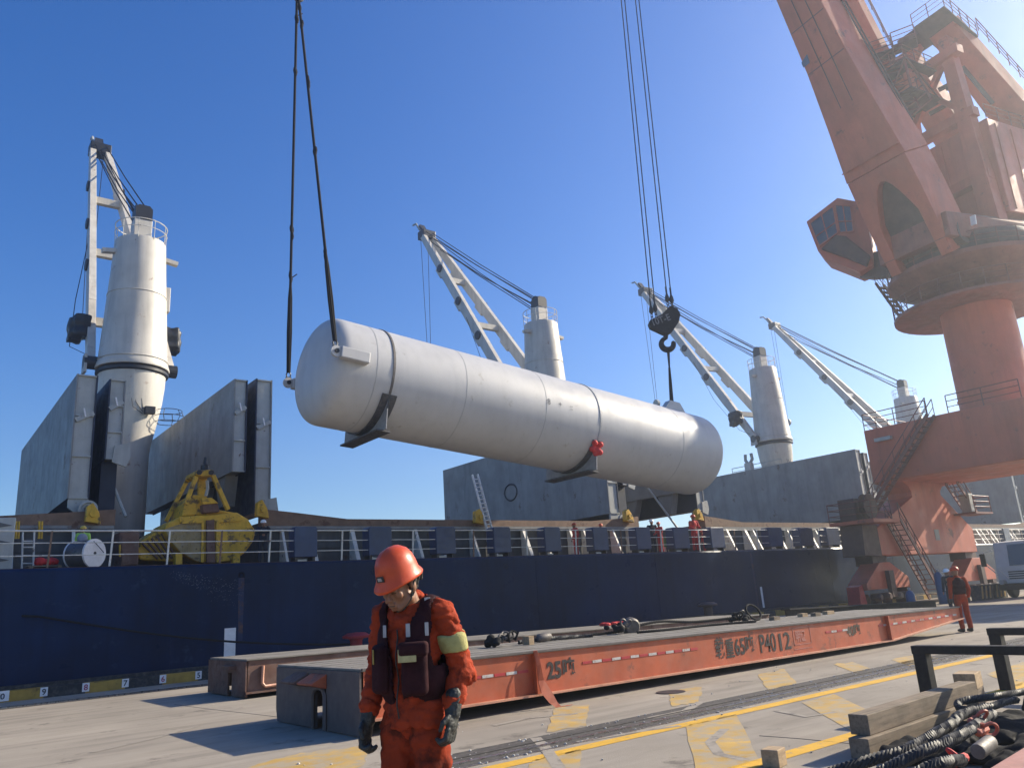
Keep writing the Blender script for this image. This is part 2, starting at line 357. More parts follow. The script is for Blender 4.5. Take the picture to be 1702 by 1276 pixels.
# painted lines and worn hatching
mk = struct('road_marking')
MB().add([(-40, 7.33, 0.004), (200, 7.33, 0.004), (200, 7.56, 0.004), (-40, 7.56, 0.004)], [(0, 1, 2, 3)]).build('yellow_line', mYel, mk)
MB().add([(-40, 5.20, 0.004), (200, 5.20, 0.004), (200, 5.42, 0.004), (-40, 5.42, 0.004)], [(0, 1, 2, 3)]).build('yellow_line', mYel, mk)
def ragged(px):                          # hand-painted patch: a worn, uneven outline
    o_ = []
    for i, a in enumerate(px):
        b = px[(i + 1) % len(px)]
        for k in range(7):
            t_ = k / 7; j = 0 if k == 0 else random.uniform(-2.2, 2.2); o_.append((a[0] + (b[0] - a[0]) * t_ + j * 1.2, a[1] + (b[1] - a[1]) * t_ + j * 0.5))
    return o_
def gpoly(px): return [atz(x, y, 0.004) for x, y in px]
for px in ([(922, 1176), (981, 1170), (975, 1205), (908, 1216)], [(1111, 1150), (1140, 1143), (1166, 1141), (1167, 1150), (1158, 1166), (1117, 1173)],
           [(884, 1262), (965, 1244), (963, 1290), (876, 1290)], [(1140, 1206), (1223, 1186), (1262, 1262), (1160, 1290)],
           [(1333, 1167), (1385, 1152), (1475, 1195), (1414, 1213)], [(1260, 1121), (1304, 1111), (1324, 1135), (1277, 1147)],
           [(1385, 1103), (1416, 1099), (1447, 1110), (1420, 1117)], [(1483, 1096), (1530, 1084), (1560, 1094), (1510, 1106)],
           [(430, 1268), (500, 1250), (610, 1238), (606, 1268), (560, 1290), (380, 1290)],
           [(1640, 1120), (1700, 1100), (1740, 1115), (1690, 1140)]):
    px = ragged(px); MB().add(gpoly(px), [tuple(range(len(px)))]).build('worn_yellow_patch', mYelW, mk)
# dark rubber scrub marks and oil stains on the apron
mScrub = M('tyre_scrub', (0.15, 0.13, 0.11), 0.9, var=0.2, under=CONC, alpha_wear=0.55, wearscale=5)
for pts_, w_ in (([(930, 1276), (905, 1240), (890, 1225)], .07), ([(1205, 1210), (1180, 1232), (1195, 1252), (1240, 1262)], .06), ([(1290, 1180), (1340, 1190), (1390, 1182)], .05), ([(1080, 1192), (1140, 1180), (1165, 1165)], .07), ([(150, 1250), (260, 1225), (330, 1205)], .05), ([(960, 1232), (1060, 1215), (1130, 1205)], .05), ([(820, 1205), (880, 1192), (960, 1185)], .06)):
    c_ = [atz(x, y, 0.0055) for x, y in pts_]; vs = []
    for i, p_ in enumerate(c_):
        d_ = (c_[min(i + 1, len(c_) - 1)] - c_[max(i - 1, 0)]).normalized(); n_ = Vector((-d_.y, d_.x, 0)); vs += [p_ + n_ * w_, p_ - n_ * w_]
    MB().add(vs, [(2 * i, 2 * i + 1, 2 * i + 3, 2 * i + 2) for i in range(len(c_) - 1)]).build('tyre_mark', mScrub, mk)
# drain grate in the apron
for px, w_ in (((1115, 1150), 0), ((1515, 1167), 0)):
    c = atz(*px); dr = MB()
    dr.lathe((c.x, c.y, 0.0), [(0.25, 0.005), (0.25, 0.012), (0.0, 0.012)], 20)
    cv = dr.build('manhole_cover', mCrD); cv['kind'] = 'structure'
# cracks / slab joint
for pts in ([(290, 1170), (350, 1178), (430, 1187), (480, 1193)], [(1262, 1222), (1330, 1227), (1390, 1233), (1450, 1238)]):
    MB().tube([atz(x, y, 0.001) for x, y in pts], 0.004, 4).build('slab_joint', mGroove, quay)

# ================================================================== SHIP
ship = thing('cargo_ship', 'long navy blue cargo ship moored along the quay wall', 'ship', (40, 39.5, 0))
HY, DZ = 26.5, 3.45
MB().prism([(-60, HY, -4), (-60, HY, 3.37), (-60, HY + 0.05, DZ), (-60, 52.5, DZ), (-60, 52.5, -4)], (250, 0, 0)).build('hull', mHull, ship)
MB().box(-60, 190, HY + 0.06, 52.4, DZ + 0.001, DZ + 0.012).build('deck', mDeck, ship)
for z_ in (0.95, 2.55): MB().box(-30, 120, HY - 0.004, HY, z_ - 0.008, z_ + 0.008).build('plate_seam', mHull, ship)
for x in (-1.5, 7.0, 14.2, 21.6, 29.0, 36.7, 44.0, 51.5):
    MB().box(x - 0.012, x + 0.012, HY - 0.006, HY, -3, 3.36).build('plate_seam', mHull, ship)
# draught marks, scuppers, rust run, chipped paint
MB().box(8.62, 8.98, HY - 0.008, HY - 0.003, 0.45, 1.42).build('white_hull_mark', mWhiteP, ship)
MB().box(36.93, 37.1, HY - 0.008, HY - 0.003, 0.42, 1.5).build('white_hull_mark', mWhiteP, ship)
for x in (9.12, 14.0, 20.0, 30.8, 41.0):
    MB().lathe((x, HY, 3.05), [(0.11, -0.06), (0.11, 0.0), (0.06, 0.0), (0.06, -0.05)], 14, (0, -1, 0)).build('scupper', mCrD, ship)
mRun = M('rust_run', (0.09, 0.045, 0.03), 0.8, var=0.4, scale=2.5, under=(0.010, 0.024, 0.075), alpha_wear=0.4, wearscale=2.6)
MB().add([(9.02, HY - 0.004, 2.98), (9.22, HY - 0.004, 2.98), (9.2, HY - 0.004, 1.0), (9.06, HY - 0.004, 1.0)], [(0, 1, 2, 3)]).build('rust_run', mRun, ship)
MB().add([(36.45, HY - 0.004, 3.3), (36.65, HY - 0.004, 3.3), (36.62, HY - 0.004, 0.2), (36.5, HY - 0.004, 0.2)], [(0, 1, 2, 3)]).build('rust_run', mRun, ship)
fl = MB()
for i in range(300):
    t = random.random(); x = 7.1 + 1.95 * t + random.gauss(0, 0.12); z = 3.28 - 0.9 * t * random.random() - 0.28 * random.random() - 0.3 * t
    a = random.uniform(-0.9, 0.9); s_ = random.uniform(0.008, 0.03); dx, dz = math.cos(a) * s_, math.sin(a) * s_
    fl.add([(x - dx, HY - 0.004, z - dz), (x - dz * 0.3, HY - 0.004, z - 0.006), (x + dx, HY - 0.004, z + dz), (x + dz * 0.3, HY - 0.004, z + 0.006)], [(0, 1, 2, 3)])
f_ = fl.build('chipped_paint', M('chip_grey', (0.16, 0.18, 0.22), 0.6, var=0.3), ship); f_['kind'] = 'stuff'
# hatch coamings with rusty top rail, white bracket stays
segs = [(-40, 5.75), (10.9, 31.1), (36.6, 57.2), (62.3, 83.5), (88.5, 110)]
for a, b in segs:
    c_ = MB().box(a, b, 29.55, 29.8, DZ + 0.02, 5.0).build('hatch_coaming', mCoam, ship)
    MB().box(a, b, 29.52, 29.55, 4.15, 4.3).build('stiffener', mCoam, c_)
    pr = [(a - 0.02, 29.3, 4.98), (b + 0.02, 29.3, 4.98)]
    up = [(b + 0.02, 29.3, 5.52), (b - 1.1, 29.3, 5.42), (b - 3.4, 29.3, 5.26), (a + 3.4, 29.3, 5.26), (a + 1.1, 29.3, 5.5), (a - 0.02, 29.3, 5.6)]
    MB().prism(pr + up, (0, 0.62, 0)).build('coaming_rail', mCoamTop, ship)
    MB().box(a, b, 29.29, 29.93, 4.86, 4.975).build('coaming_flange', mHatch, ship)
    MB().box(a, b, 45.6, 45.9, DZ + 0.02, 5.2).build('hatch_coaming', mCoam, ship)
    for e_ in (a, b - 0.25): MB().box(e_, e_ + 0.25, 29.81, 45.59, DZ + 0.02, 5.15).build('hatch_coaming', mCoam, ship)
    x = a + 0.7; k = 0
    while x < b - 0.3:
        if x > -8:
            wv = 0.10 + 0.08 * ((k * 7) % 3) / 2
            st = MB().beam((x, 29.32, 4.84), (x + 0.02, 28.75, DZ + 0.03), wv, 0.035, (0, 1, 0), w2=wv * 0.95)
            st.prism([(x - 0.012, 29.53, 4.84), (x - 0.012, 29.34, 4.84), (x - 0.012, 28.8, DZ + 0.03), (x - 0.012, 29.53, DZ + 0.03)], (0.024, 0, 0))
            st.build('coaming_stay', mRailW, ship)
        x += (1.15, 1.75, 0.95, 2.0)[k % 4] if x < 40 else (0.8, 1.15, 0.75, 1.6)[k % 4]; k += 1
# crane houses' deck pedestal block between the hatches
for x in (8.3, 33.9, 59.8, 86.0):
    MB().box(x - 2.0, x + 2.35, 36.5, 43, DZ + 0.02, 5.3).build('mast_house', mCoam, ship)
# blue boxes on the deck edge and the railing between them
boxes_px = [(490, 528), (614, 652), (726, 758), (822, 850), (907, 933), (988, 1012), (1060, 1083), (1122, 1147), (1184, 1206), (1281, 1303), (1332, 1354), (1377, 1398), (1419, 1442)]
edges = []
for a, b in boxes_px:
    xa, xb = aty(a, 900, 26.6).x, aty(b, 900, 26.6).x; edges.append((xa, xb))
    m_ = MB(); m_.prism([(xa, 26.62, DZ + 0.16), (xb, 26.62, DZ + 0.16), (xb, 26.62, 4.60), (xb - 0.05, 26.62, 4.66), (xa + 0.05, 26.62, 4.66), (xa, 26.62, 4.60)], (0, 0.55, 0))
    bx = m_.build('deck_edge_box', mBlueBox, ship, bevel=0.02)
    for xx in (xa + 0.1, xb - 0.1): MB().box(xx - 0.05, xx + 0.05, 26.7, 27.1, DZ + 0.02, DZ + 0.16).build('foot', mCrD, bx)
    MB().box((xa + xb) / 2 - 0.5 * min(0.7, xb - xa), (xa + xb) / 2 + 0.1, 26.8, 26.9, DZ + 0.02, DZ + 0.09).build('pipe_stub', mRailW, bx)
for xx in (70, 74.5, 79, 83.5): edges.append((xx, xx + 1.1)); MB().prism([(xx, 26.62, DZ + .16), (xx + 1.1, 26.62, DZ + .16), (xx + 1.1, 26.62, 4.62), (xx, 26.62, 4.62)], (0, 0.5, 0)).build('deck_edge_box', mBlueBox, ship)
rail = MB().tube([(-12, 26.72, 4.53), (10.9, 26.72, 4.53)], 0.026, 8).build('deck_railing', mRailW, ship, smooth=True)
gaps = [(-12, edges[0][0])] + [(edges[i][1], edges[i + 1][0]) for i in range(len(edges) - 1)] + [(edges[-1][1], 120)]
for gi, (a, b) in enumerate(gaps):
    for z in (3.82, 4.18, 4.53):
        if gi == 0 and z > 4.5: a_ = 10.9
        else: a_ = a
        MB().tube([(a_ - 0.03, 26.72, z), (b + 0.03, 26.72, z)], 0.026 if z > 4.5 else 0.016, 6).build('rail_bar', mRailW, rail)
    n_ = max(1, int((b - a) / 1.55)); 
    for k in range(n_ + (1 if gi == 0 else 0)):
        x = a + (b - a) * (k + 0.5) / n_
        if x > b or x > 95: continue
        MB().beam((x - 0.05, 26.72, DZ), (x, 26.72, 4.53), 0.05, 0.05).build('rail_post', mRailW if (k + gi) % 3 else mCoamTop, rail)
# mooring rope lying in front of the hull
r_ = MB(); P0 = aty(65, 1024, 26.35); P1 = Vector((12.45, 24.75, 0.62))
pts = [P0.lerp(P1, t) - Vector((0, 0, 0.25 * math.sin(math.pi * t))) for t in [i / 14 for i in range(15)]]
solo(r_.tube([P0 + Vector((-0.4, 0.15, 0.05))] + pts, 0.035, 6), 'mooring_rope', mRope, 'dark mooring rope slanting down across the navy hull to a bollard', 'rope', smooth=True)
# bollards at the quay edge
for (x, mt, lab) in ((12.35, M('bollard_red', (0.33, 0.02, 0.03), 0.5, var=0.2, scale=6), 'red mooring bollard at the quay edge behind the worker'), (30.3, M('bollard_brown', (0.10, 0.055, 0.05), 0.6, var=0.3), 'dark mushroom bollard at the quay edge beyond the trailers')):
    t = thing('mooring_bollard', lab, 'bollard', (x, 24.75, 0))
    MB().lathe((x, 24.75, 0), [(0.32, 0), (0.32, 0.05), (0.24, 0.08), (0.2, 0.35), (0.2, 0.75), (0.24, 0.8)], 20).build('stem', mt, t, smooth=True)
    MB().lathe((x, 24.75, 0.8), [(0.24, 0.0), (0.44, 0.03), (0.46, 0.1), (0.30, 0.19), (0.0, 0.21)], 20).build('cap', mt, t, smooth=True)

# ================================================================== HATCH COVERS (folded upright, in pairs)
def hatch(label, xa, xb, zb, zt, yf, flip=False, yn=30.0, bracket=False):
    t = thing('hatch_cover', label, 'hatch cover', ((xa + xb) / 2, (yn + yf) / 2, zb), 'folded hatch cover panels standing on the ship')
    y1 = yn + 0.06
    MB().box(xa + 0.02, xb - 0.02, y1, yf, zb + 0.04, zt - 0.03).build('panel', mHatch, t, bevel=0.03)
    inner = xb if not flip else xa
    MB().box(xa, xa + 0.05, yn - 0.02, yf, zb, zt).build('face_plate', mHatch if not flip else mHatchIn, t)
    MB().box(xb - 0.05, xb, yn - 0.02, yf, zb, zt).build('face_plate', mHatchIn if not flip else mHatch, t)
    MB().box(xa + 0.052, xb - 0.052, y1 - 0.02, y1 - 0.001, zb + 0.05, zt - 0.04).build('end_plate', mHatchE, t)
    nrib = 4
    for k in range(nrib):
        z = zb + (zt - zb) * (k / (nrib - 1)) * 0.985
        MB().box(xa + 0.05, xb - 0.05, yn - 0.03, y1 - 0.02, z, z + 0.05).build('rib', mHatchE, t)
    zc = zb + (zt - zb) * 0.62
    MB().beam((xa + 0.06, yn + 0.0, zc), (xb - 0.06, yn + 0.0, zc + 0.3), 0.12, 0.16).build('hinge_bar', mHatchE, t)
    MB().beam(((xa + xb) / 2 - .05, yn - 0.07, zc + 0.42), ((xa + xb) / 2 + 0.02, yn - 0.07, zc + 0.12), 0.07, 0.05).build('cleat', mWhiteP, t)
    if bracket:
        x = xa + 0.1
        MB().prism([(x, 32.3, zb + 0.1), (x, 31.0, zb + 0.1), (x, 31.35, zb - 1.15), (x, 31.75, zb - 1.15)], (0.5, 0, 0)).build('hinge_arm', mHatch, t)
        MB().prism([(x, 35.4, zb + 0.1), (x, 33.9, zb + 0.1), (x, 34.4, zb - 1.15), (x, 34.9, zb - 1.15)], (0.5, 0, 0)).build('hinge_arm', mHatch, t)
    elif flip:
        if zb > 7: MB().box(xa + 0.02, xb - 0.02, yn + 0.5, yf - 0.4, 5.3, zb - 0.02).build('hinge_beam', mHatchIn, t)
        MB().prism([(xb - 0.25, yn - 0.06, zb + 0.5), (xb - 0.3, yn - 0.06, zb - 0.1), (xb + 0.15, yn - 0.06, zb - 0.25), (xb + 0.3, yn - 0.06, zb + 0.1), (xb + 0.22, yn - 0.06, zb + 0.6)], (0, 0.1, 0)).build('hinge_plate', mHatchE, t)
    else:
        xm = (xa + xb) / 2
        MB().prism([(xa + 0.05, yn + 0.02, zb + 0.25), (xa + 0.05, yn + 0.02, zb - 0.3), (xa + 0.45, yn + 0.02, zb - 0.62), (xb + 0.05, yn + 0.02, zb - 0.45), (xb - 0.05, yn + 0.02, zb + 0.25)], (0, 0.12, 0)).build('hinge_arm', mHatchE, t)
        wh = MB().lathe((xb - 0.05, yn - 0.12, zb - 0.38), [(0.30, 0), (0.30, 0.16), (0.22, 0.17), (0.2, 0.10), (0.0, 0.10)], 18, (0, -1, 0)).build('roller', mHatchE, t, smooth=True)
        MB().lathe((xb - 0.05, yn - 0.24, zb - 0.38), [(0.11, 0), (0.11, 0.08), (0, 0.08)], 12, (0, -1, 0)).build('axle', mCrD, wh)
    return t
hatch('tall grey hatch panel at the far left with bare long face', 4.38, 5.05, 5.95, 10.32, 44.6)
hatch('narrow grey hatch panel just left of the tall cream crane pedestal', 5.42, 5.97, 7.35, 10.25, 44.6, flip=True)
hatch('grey hatch panel just right of the tall crane pedestal, above the yellow grab', 9.85, 10.38, 7.1, 10.78, 43.6, bracket=True)
hatch('narrow grey hatch panel standing right of the yellow grab', 10.72, 11.38, 5.55, 10.9, 43.6, flip=True)
hatch('broad grey hatch panel with painted circle behind the aluminium ladder', 29.75, 30.5, 5.75, 10.7, 46.0)
hatch('grey hatch panel folded behind the one with the painted circle', 30.9, 31.6, 7.3, 10.5, 46.0, flip=True)
hatch('shaded grey hatch panel with hanging arms under the tank belly', 36.0, 36.6, 7.1, 10.6, 46.0, bracket=True)
hatch('dark hatch panel below the right end of the tank', 36.9, 37.6, 6.0, 10.7, 46.0, flip=True)
hatch('large grey hatch panel between the tank end and the red gantry', 55.75, 56.4, 5.8, 10.8, 46.0)
hatch('grey hatch panel edge close against the red gantry beam end', 56.8, 57.4, 7.2, 10.6, 46.0, flip=True)
hatch('grey hatch panel half hidden left of the gantry beam', 62.1, 62.7, 7.1, 10.6, 46.0, bracket=True)
hatch('grey hatch panel hidden close behind the gantry stair', 63.1, 63.8, 5.9, 10.6, 46.0, flip=True)
hatch('grey hatch panel seen under the gantry beam', 83.4, 84.1, 5.6, 10.4, 46.0)
hatch('grey hatch panel at the far right edge under the beam', 88.0, 88.6, 6.4, 10.4, 46.0)
# painted ring on one panel
c = atx(849, 818, 29.745)
MB().tube([c + Vector((0, 0.62 * math.cos(a), 0.5 * math.sin(a))) for a in [2 * math.pi * i / 24 for i in range(24)]], 0.055, 4, closed=True).build('painted_ring', mCrD, bpy.data.objects['hatch_cover.004'])
# the struts that hold panels open
for i, (x, y0, z0, y1, z1) in enumerate(((6.3, 30.3, 5.4, 31.0, 7.4), (35.2, 30.2, 5.0, 31.5, 7.5))):
    solo(MB().tube([(x, y0, z0), (x - 0.7 + 1.4 * i * 0, y1, z1)], 0.06, 8), 'hatch_prop', mHatchE, ('thin grey prop rod leaning between the left hatch panels', 'thin grey prop rod under the tank beside the hatch opening')[i], 'prop', 'hatch prop rods')
# yellow stoppers on the coaming ends
for i, (px, py, x, lab) in enumerate(((152, 858, 5.1, 'yellow hatch stopper at the coaming end left of the cream crane'), (432, 850, 11.3, 'yellow hatch stopper on the coaming right of the grab'),
                                      (1040, 860, 30.6, 'orange yellow hatch stopper at the coaming end under the tank'), (1157, 858, 37.0, 'yellow hatch stopper behind the red man at the deck edge'),
                                      (793, 862, 20.4, 'small yellow fin beside the leaning ladder'))):
    s_ = 0.5 if i < 2 else 0.62
    p = aty(px, py, 29.3); 
    mb = MB().prism([(p.x - 0.45 * s_, 29.0, p.z - 0.2), (p.x + 0.5 * s_, 29.0, p.z - 0.28), (p.x + 0.35 * s_, 29.0, p.z + 0.1), (p.x - 0.05 * s_, 29.0, p.z + 0.42), (p.x - 0.4 * s_, 29.0, p.z + 0.3)], (0, 0.28, 0))
    t = thing('hatch_stopper', lab, 'stopper', (p.x, 29.1, p.z - 0.25), 'yellow hatch stoppers')
    mb.build('body', mYelB, t, bevel=0.02)
    MB().lathe((p.x, 28.98, p.z + 0.05), [(0.12, 0), (0.12, 0.06), (0, 0.06)], 12, (0, -1, 0)).build('pin', mYelB, t)

# ================================================================== SHIP CRANES
CX, CYc = 8.1, 39.5
def ship_crane():
    t = thing('ship_crane', 'nearest tall cream ship crane at the left, jib raised behind its rust stained house', 'ship crane', (CX, CYc, DZ), 'cream ship cranes along the deck')
    c = (CX, CYc, 0)
    MB().lathe(c, [(0.93, DZ + 0.02), (0.93, 9.4), (0.98, 9.8), (1.20, 10.9), (1.38, 11.9), (1.46, 12.7), (1.48, 13.15)], 40).build('pedestal', mCrW, t, smooth=True)
    MB().lathe(c, [(1.50, 13.18), (1.60, 13.2), (1.60, 13.31), (1.50, 13.42), (1.40, 13.42)], 40).build('slewing_ring', mCrD, t, smooth=True)
    MB().lathe(c, [(1.62, 13.44), (1.64, 13.5), (1.58, 13.7), (1.53, 13.85), (1.38, 16.4), (1.26, 18.4), (1.18, 20.05), (1.15, 20.12)], 40).build('crane_house', mCrW, t, smooth=True)
    for z, r in ((17.2, 1.345), (13.86, 1.56)): MB().tube([(CX + r * math.cos(a), CYc + r * math.sin(a), z) for a in [2 * math.pi * i / 36 for i in range(36)]], 0.02, 5, closed=True).build('weld_ring', mCrW, t)
    rl = MB().tube([(CX + 1.2 * math.cos(a), CYc + 1.2 * math.sin(a), 21.0) for a in [2 * math.pi * i / 24 for i in range(24)]], 0.025, 5, closed=True).build('top_railing', mRailW, t)
    MB().tube([(CX + 1.2 * math.cos(a), CYc + 1.2 * math.sin(a), 20.6) for a in [2 * math.pi * i / 24 for i in range(24)]], 0.018, 5, closed=True).build('rail_bar', mRailW, rl)
    for i in range(10):
        a = 2 * math.pi * i / 10
        MB().tube([(CX + 1.18 * math.cos(a), CYc + 1.18 * math.sin(a), 20.0), (CX + 1.2 * math.cos(a), CYc + 1.2 * math.sin(a), 21.0)], 0.02, 5).build('rail_post', mRailW, rl)
    MB().box(CX - 0.42, CX + 0.42, CYc - 0.35, CYc + 0.5, 20.1, 21.35).build('sheave_post', mCrW, t, bevel=0.03)
    sv = MB().prism([(CX - 0.4, CYc - 0.38, 21.36), (CX + 0.4, CYc - 0.38, 21.36), (CX + 0.4, CYc - 0.38, 21.95), (CX + 0.25, CYc - 0.38, 22.12), (CX - 0.25, CYc - 0.38, 22.12), (CX - 0.4, CYc - 0.38, 21.95)], (0, 0.8, 0)).build('sheave_head', mCrD, t)
    for dx in (-0.28, 0, 0.28): MB().lathe((CX + dx - 0.08, CYc + 0.05, 21.85), [(0.38, 0), (0.38, 0.04), (0.33, 0.08), (0.38, 0.12), (0.38, 0.16)], 18, (1, 0, 0)).build('sheave', mCrD, sv)
    # jib: two legs that meet in the head
    hy, hz = 14.6, 33.4
    def J(sx, f): 
        return Vector((CX + sx * (1.78 * (1 - f) + 0.42 * f), CYc + 0.35 + (hy - 0.35) * f, 13.75 + (hz - 13.75) * f))
    for sx in (-1, 1):
        nrm = (J(sx, 1) - J(sx, 0)).normalized().cross(Vector((1, 0, 0)))
        lg = MB().beam(J(sx, 0.0), J(sx, 0.2), 0.36, 0.5, nrm, h2=0.75).beam(J(sx, 0.2), J(sx, 0.8), 0.36, 0.78, nrm, h2=0.7).beam(J(sx, 0.8), J(sx, 1.0), 0.36, 0.7, nrm, h2=0.5)
        lg = lg.build('jib_leg', mCrW, t, bevel=0.02)
        for f in (0.36, 0.55, 0.75): 
            p = J(sx, f) + Vector((sx * 0.2, 0, 0))
            MB().lathe(p, [(0.34, 0), (0.34, 0.1), (0.25, 0.12), (0, 0.12)], 16, (sx, 0, 0)).build('guide_sheave', mCrD, lg)
            d = J(sx, f + 0.01) - J(sx, f - 0.01); d.normalize()
            MB().beam(J(sx, f) - d * 0.6 - nrm * 0.4 * (-1 if nrm.z > 0 else 1) * -1, J(sx, f) + d * 0.6 - nrm * 0.4 * (-1 if nrm.z > 0 else 1) * -1, 0.3, 0.34, nrm).build('gusset', mCrW, lg)
        p = J(sx, 0.0)
        MB().lathe((p.x - 0.3, p.y, p.z), [(0.32, 0), (0.32, 0.6)], 16, (1, 0, 0)).build('heel_pin', mCrD, lg)
        MB().prism([(p.x - 0.3, p.y - 0.35, 13.2), (p.x - 0.3, p.y + 0.35, 13.2), (p.x - 0.3, p.y + 0.25, 14.1), (p.x - 0.3, p.y - 0.25, 14.1)], (0.12, 0, 0)).build('heel_bracket', mCrW, t)
        q = J(sx, 0.115) + Vector((sx * 0.42, 0, 0.0))
        cv = MB(); 
        cv.box(q.x - .38, q.x + .38, q.y - .5, q.y + .5, q.z - .55, q.z + .55); cv.box(q.x + sx * .25 - .3, q.x + sx * .25 + .3, q.y - .3, q.y + .4, q.z - .75, q.z + .4)
        wc = link('winch_cover', remesh(cv, 0.07, 1), mCrD, t)
        displace(wc, lambda c: noise.noise(c * 2.6) * .12)
        off = ORG[t.name]
        for v in wc.data.vertices: v.co -= off
    for f in (0.14, 0.42, 0.68): 
        MB().beam(J(-1, f), J(1, f), 0.35, 0.42).build('cross_beam', mCrW, t)
    hd = MB().beam(J(-1, 0.985) + Vector((-0.2, 0, 0)), J(1, 0.985) + Vector((0.2, 0, 0)), 1.0, 0.75).build('jib_head', mCrD, t, bevel=0.05)
    MB().beam(J(0, 1.0), J(0, 1.045) + Vector((0, 0, 0.1)), 0.5, 0.35).build('head_tip', mCrD, hd)
    MB().tube([J(-1, 1.02), J(-1, 1.05) + Vector((0, .2, .3)), J(-1, 1.06) + Vector((0, .6, .2))], 0.09, 6).build('tip_hook', mHatchE, hd)
    H = J(0, 0.985)
    for i in range(7):
        dx = -0.36 + 0.12 * i
        a = Vector((CX + dx, CYc + 0.1, 21.95 - (0.9 if i % 3 == 1 else 0.0) - (0.5 if i % 3 == 2 else 0)))
        b = J(0, 0.985 - 0.05 * (i % 3)) + Vector((dx * 1.0, -0.25, 0.3 - 0.3 * (i % 2)))
        mid = a.lerp(b, 0.5) - Vector((0, 0, 0.12 + 0.05 * (i % 3)))
        MB().tube([a, mid, b], 0.035, 5).build('luffing_rope', mRope, t)
    for dx in (-0.45, 0.3):
        MB().tube([H + Vector((dx, 0.3, 0.1)), H + Vector((dx * 0.35, 0.3, -12.2))], 0.022, 5).build('hoist_rope', mRope, t)
    MB().lathe(H + Vector((-0.15, 0.3, -12.5)), [(0.0, 0), (0.42, 0), (0.42, 0.3), (0, 0.3)], 16, (1, 0, 0)).build('hoist_hook_block', mHatchE, t)
    MB().tube([J(-1, 0.55), J(-1, 0.3) + Vector((-.7, -.3, -1.4)), J(-1, 0.08) + Vector((-0.9, -0.2, -0.6)), J(-1, 0.02)], 0.02, 4).build('hoist_rope', mRope, t)
    # wire basket and lamp on the pedestal
    bk = MB()
    for z, r in ((11.5, 0.62), (11.2, 0.75), (10.95, 0.6)):
        bk.tube([(CX + 1.6 + r * math.cos(a), CYc - 0.5 + r * math.sin(a), z) for a in [2 * math.pi * i / 16 for i in range(16)]], 0.018, 4, closed=True)
    for i in range(6):
        a = 2 * math.pi * i / 6; bk.tube([(CX + 1.6 + 0.62 * math.cos(a), CYc - 0.5 + 0.62 * math.sin(a), 11.5), (CX + 1.6 + 0.75 * math.cos(a), CYc - 0.5 + .75 * math.sin(a), 11.2), (CX + 1.6 + 0.6 * math.cos(a), CYc - 0.5 + .6 * math.sin(a), 10.95)], 0.018, 4)
    bk.build('wire_basket', mCrD, t)
    MB().box(CX + 0.35, CX + 0.8, CYc - 1.45, CYc - 1.15, 11.1, 11.45).build('floodlight', mCrD, t, bevel=0.02)
    ld = MB()
    for i in range(6): ld.tube([(CX - 0.2 + 0.2 * math.sin(i), CYc - 1.3, 13.2 - 0.1 * i), (CX + 0.2 * math.cos(i * 2), CYc - 1.34, 12.4 - 0.2 * i), (CX + 0.3, CYc - 1.25, 11.6 - .1 * i)], 0.014, 4)
    ld.build('hanging_cables', mCrD, t)
    MB().box(CX + 1.15, CX + 1.45, CYc - 0.4, CYc + 0.2, 16.6, 17.9).build('side_locker', mCrW, t, bevel=0.03)
    for sx in (-1, 1): MB().beam((CX + sx * 1.1, CYc - 0.2, 19.4), (CX + sx * 1.75, CYc - 0.2, 19.3), 0.3, 0.2).build('lamp_arm', mCrW, t)
    return t
crane = ship_crane()
for x, lab in ((34.2, 'second cream ship crane, its column rising behind the middle of the tank'), (60.0, 'third cream ship crane standing behind the hatch panel right of the tank'), (86.0, 'farthest cream ship crane, partly hidden by the red gantry beam')):
    c = copy_tree(crane, None, (x, CYc, DZ)); c['label'] = lab
    if x == 60.0: c.rotation_euler.z = R(-8)
# ================================================================== TANK hanging from two slings
TA, TB = Vector((10.11, 21.85, 8.86)), Vector((26.47, 21.67, 7.19)); TR = 1.7
tax = (TB - TA).normalized(); TL = (TB - TA).length
tank = thing('storage_tank', 'huge light grey cylindrical tank hanging in slings above the quay', 'tank', (18.3, 21.76, 6.0))
PW = 0.8
hp = [(TR * max(0, math.cos(a)) ** PW, -0.46 * TR * math.sin(a) ** PW) for a in [math.pi / 2 * i / 24 for i in range(24, -1, -1)]]
hp2 = [(TR * max(0, math.cos(a)) ** PW, TL + 0.46 * TR * math.sin(a) ** PW) for a in [math.pi / 2 * i / 24 for i in range(0, 25)]]
MB().lathe(TA, hp + hp2, 96, tax).build('shell', mTank, tank, smooth=True, angle=50)
def tring(d, r, wd, n=72):           # ring round the tank at distance d from the left seam
    return MB().lathe(TA + tax * d, [(r - 0.02, 0), (r, 0), (r, wd), (r - 0.02, wd)], n, tax)
for d in (0.78, 4.0, 7.3, 14.3): tring(d, TR + 0.006, 0.03).build('weld_seam', mTankSeam if d > 0 else mTank, tank, smooth=True)
tu = (Vector((0, 0, 1)) - tax * tax.z).normalized(); ts = tu.cross(tax).normalized()     # ts points to the ship side or the viewer
if ts.y > 0: ts = -ts                                                                    # towards the viewer
def T(d, a, r): return TA + tax * d + (ts * math.cos(a) + tu * math.sin(a)) * r         # a = 0 towards the viewer, 90 up
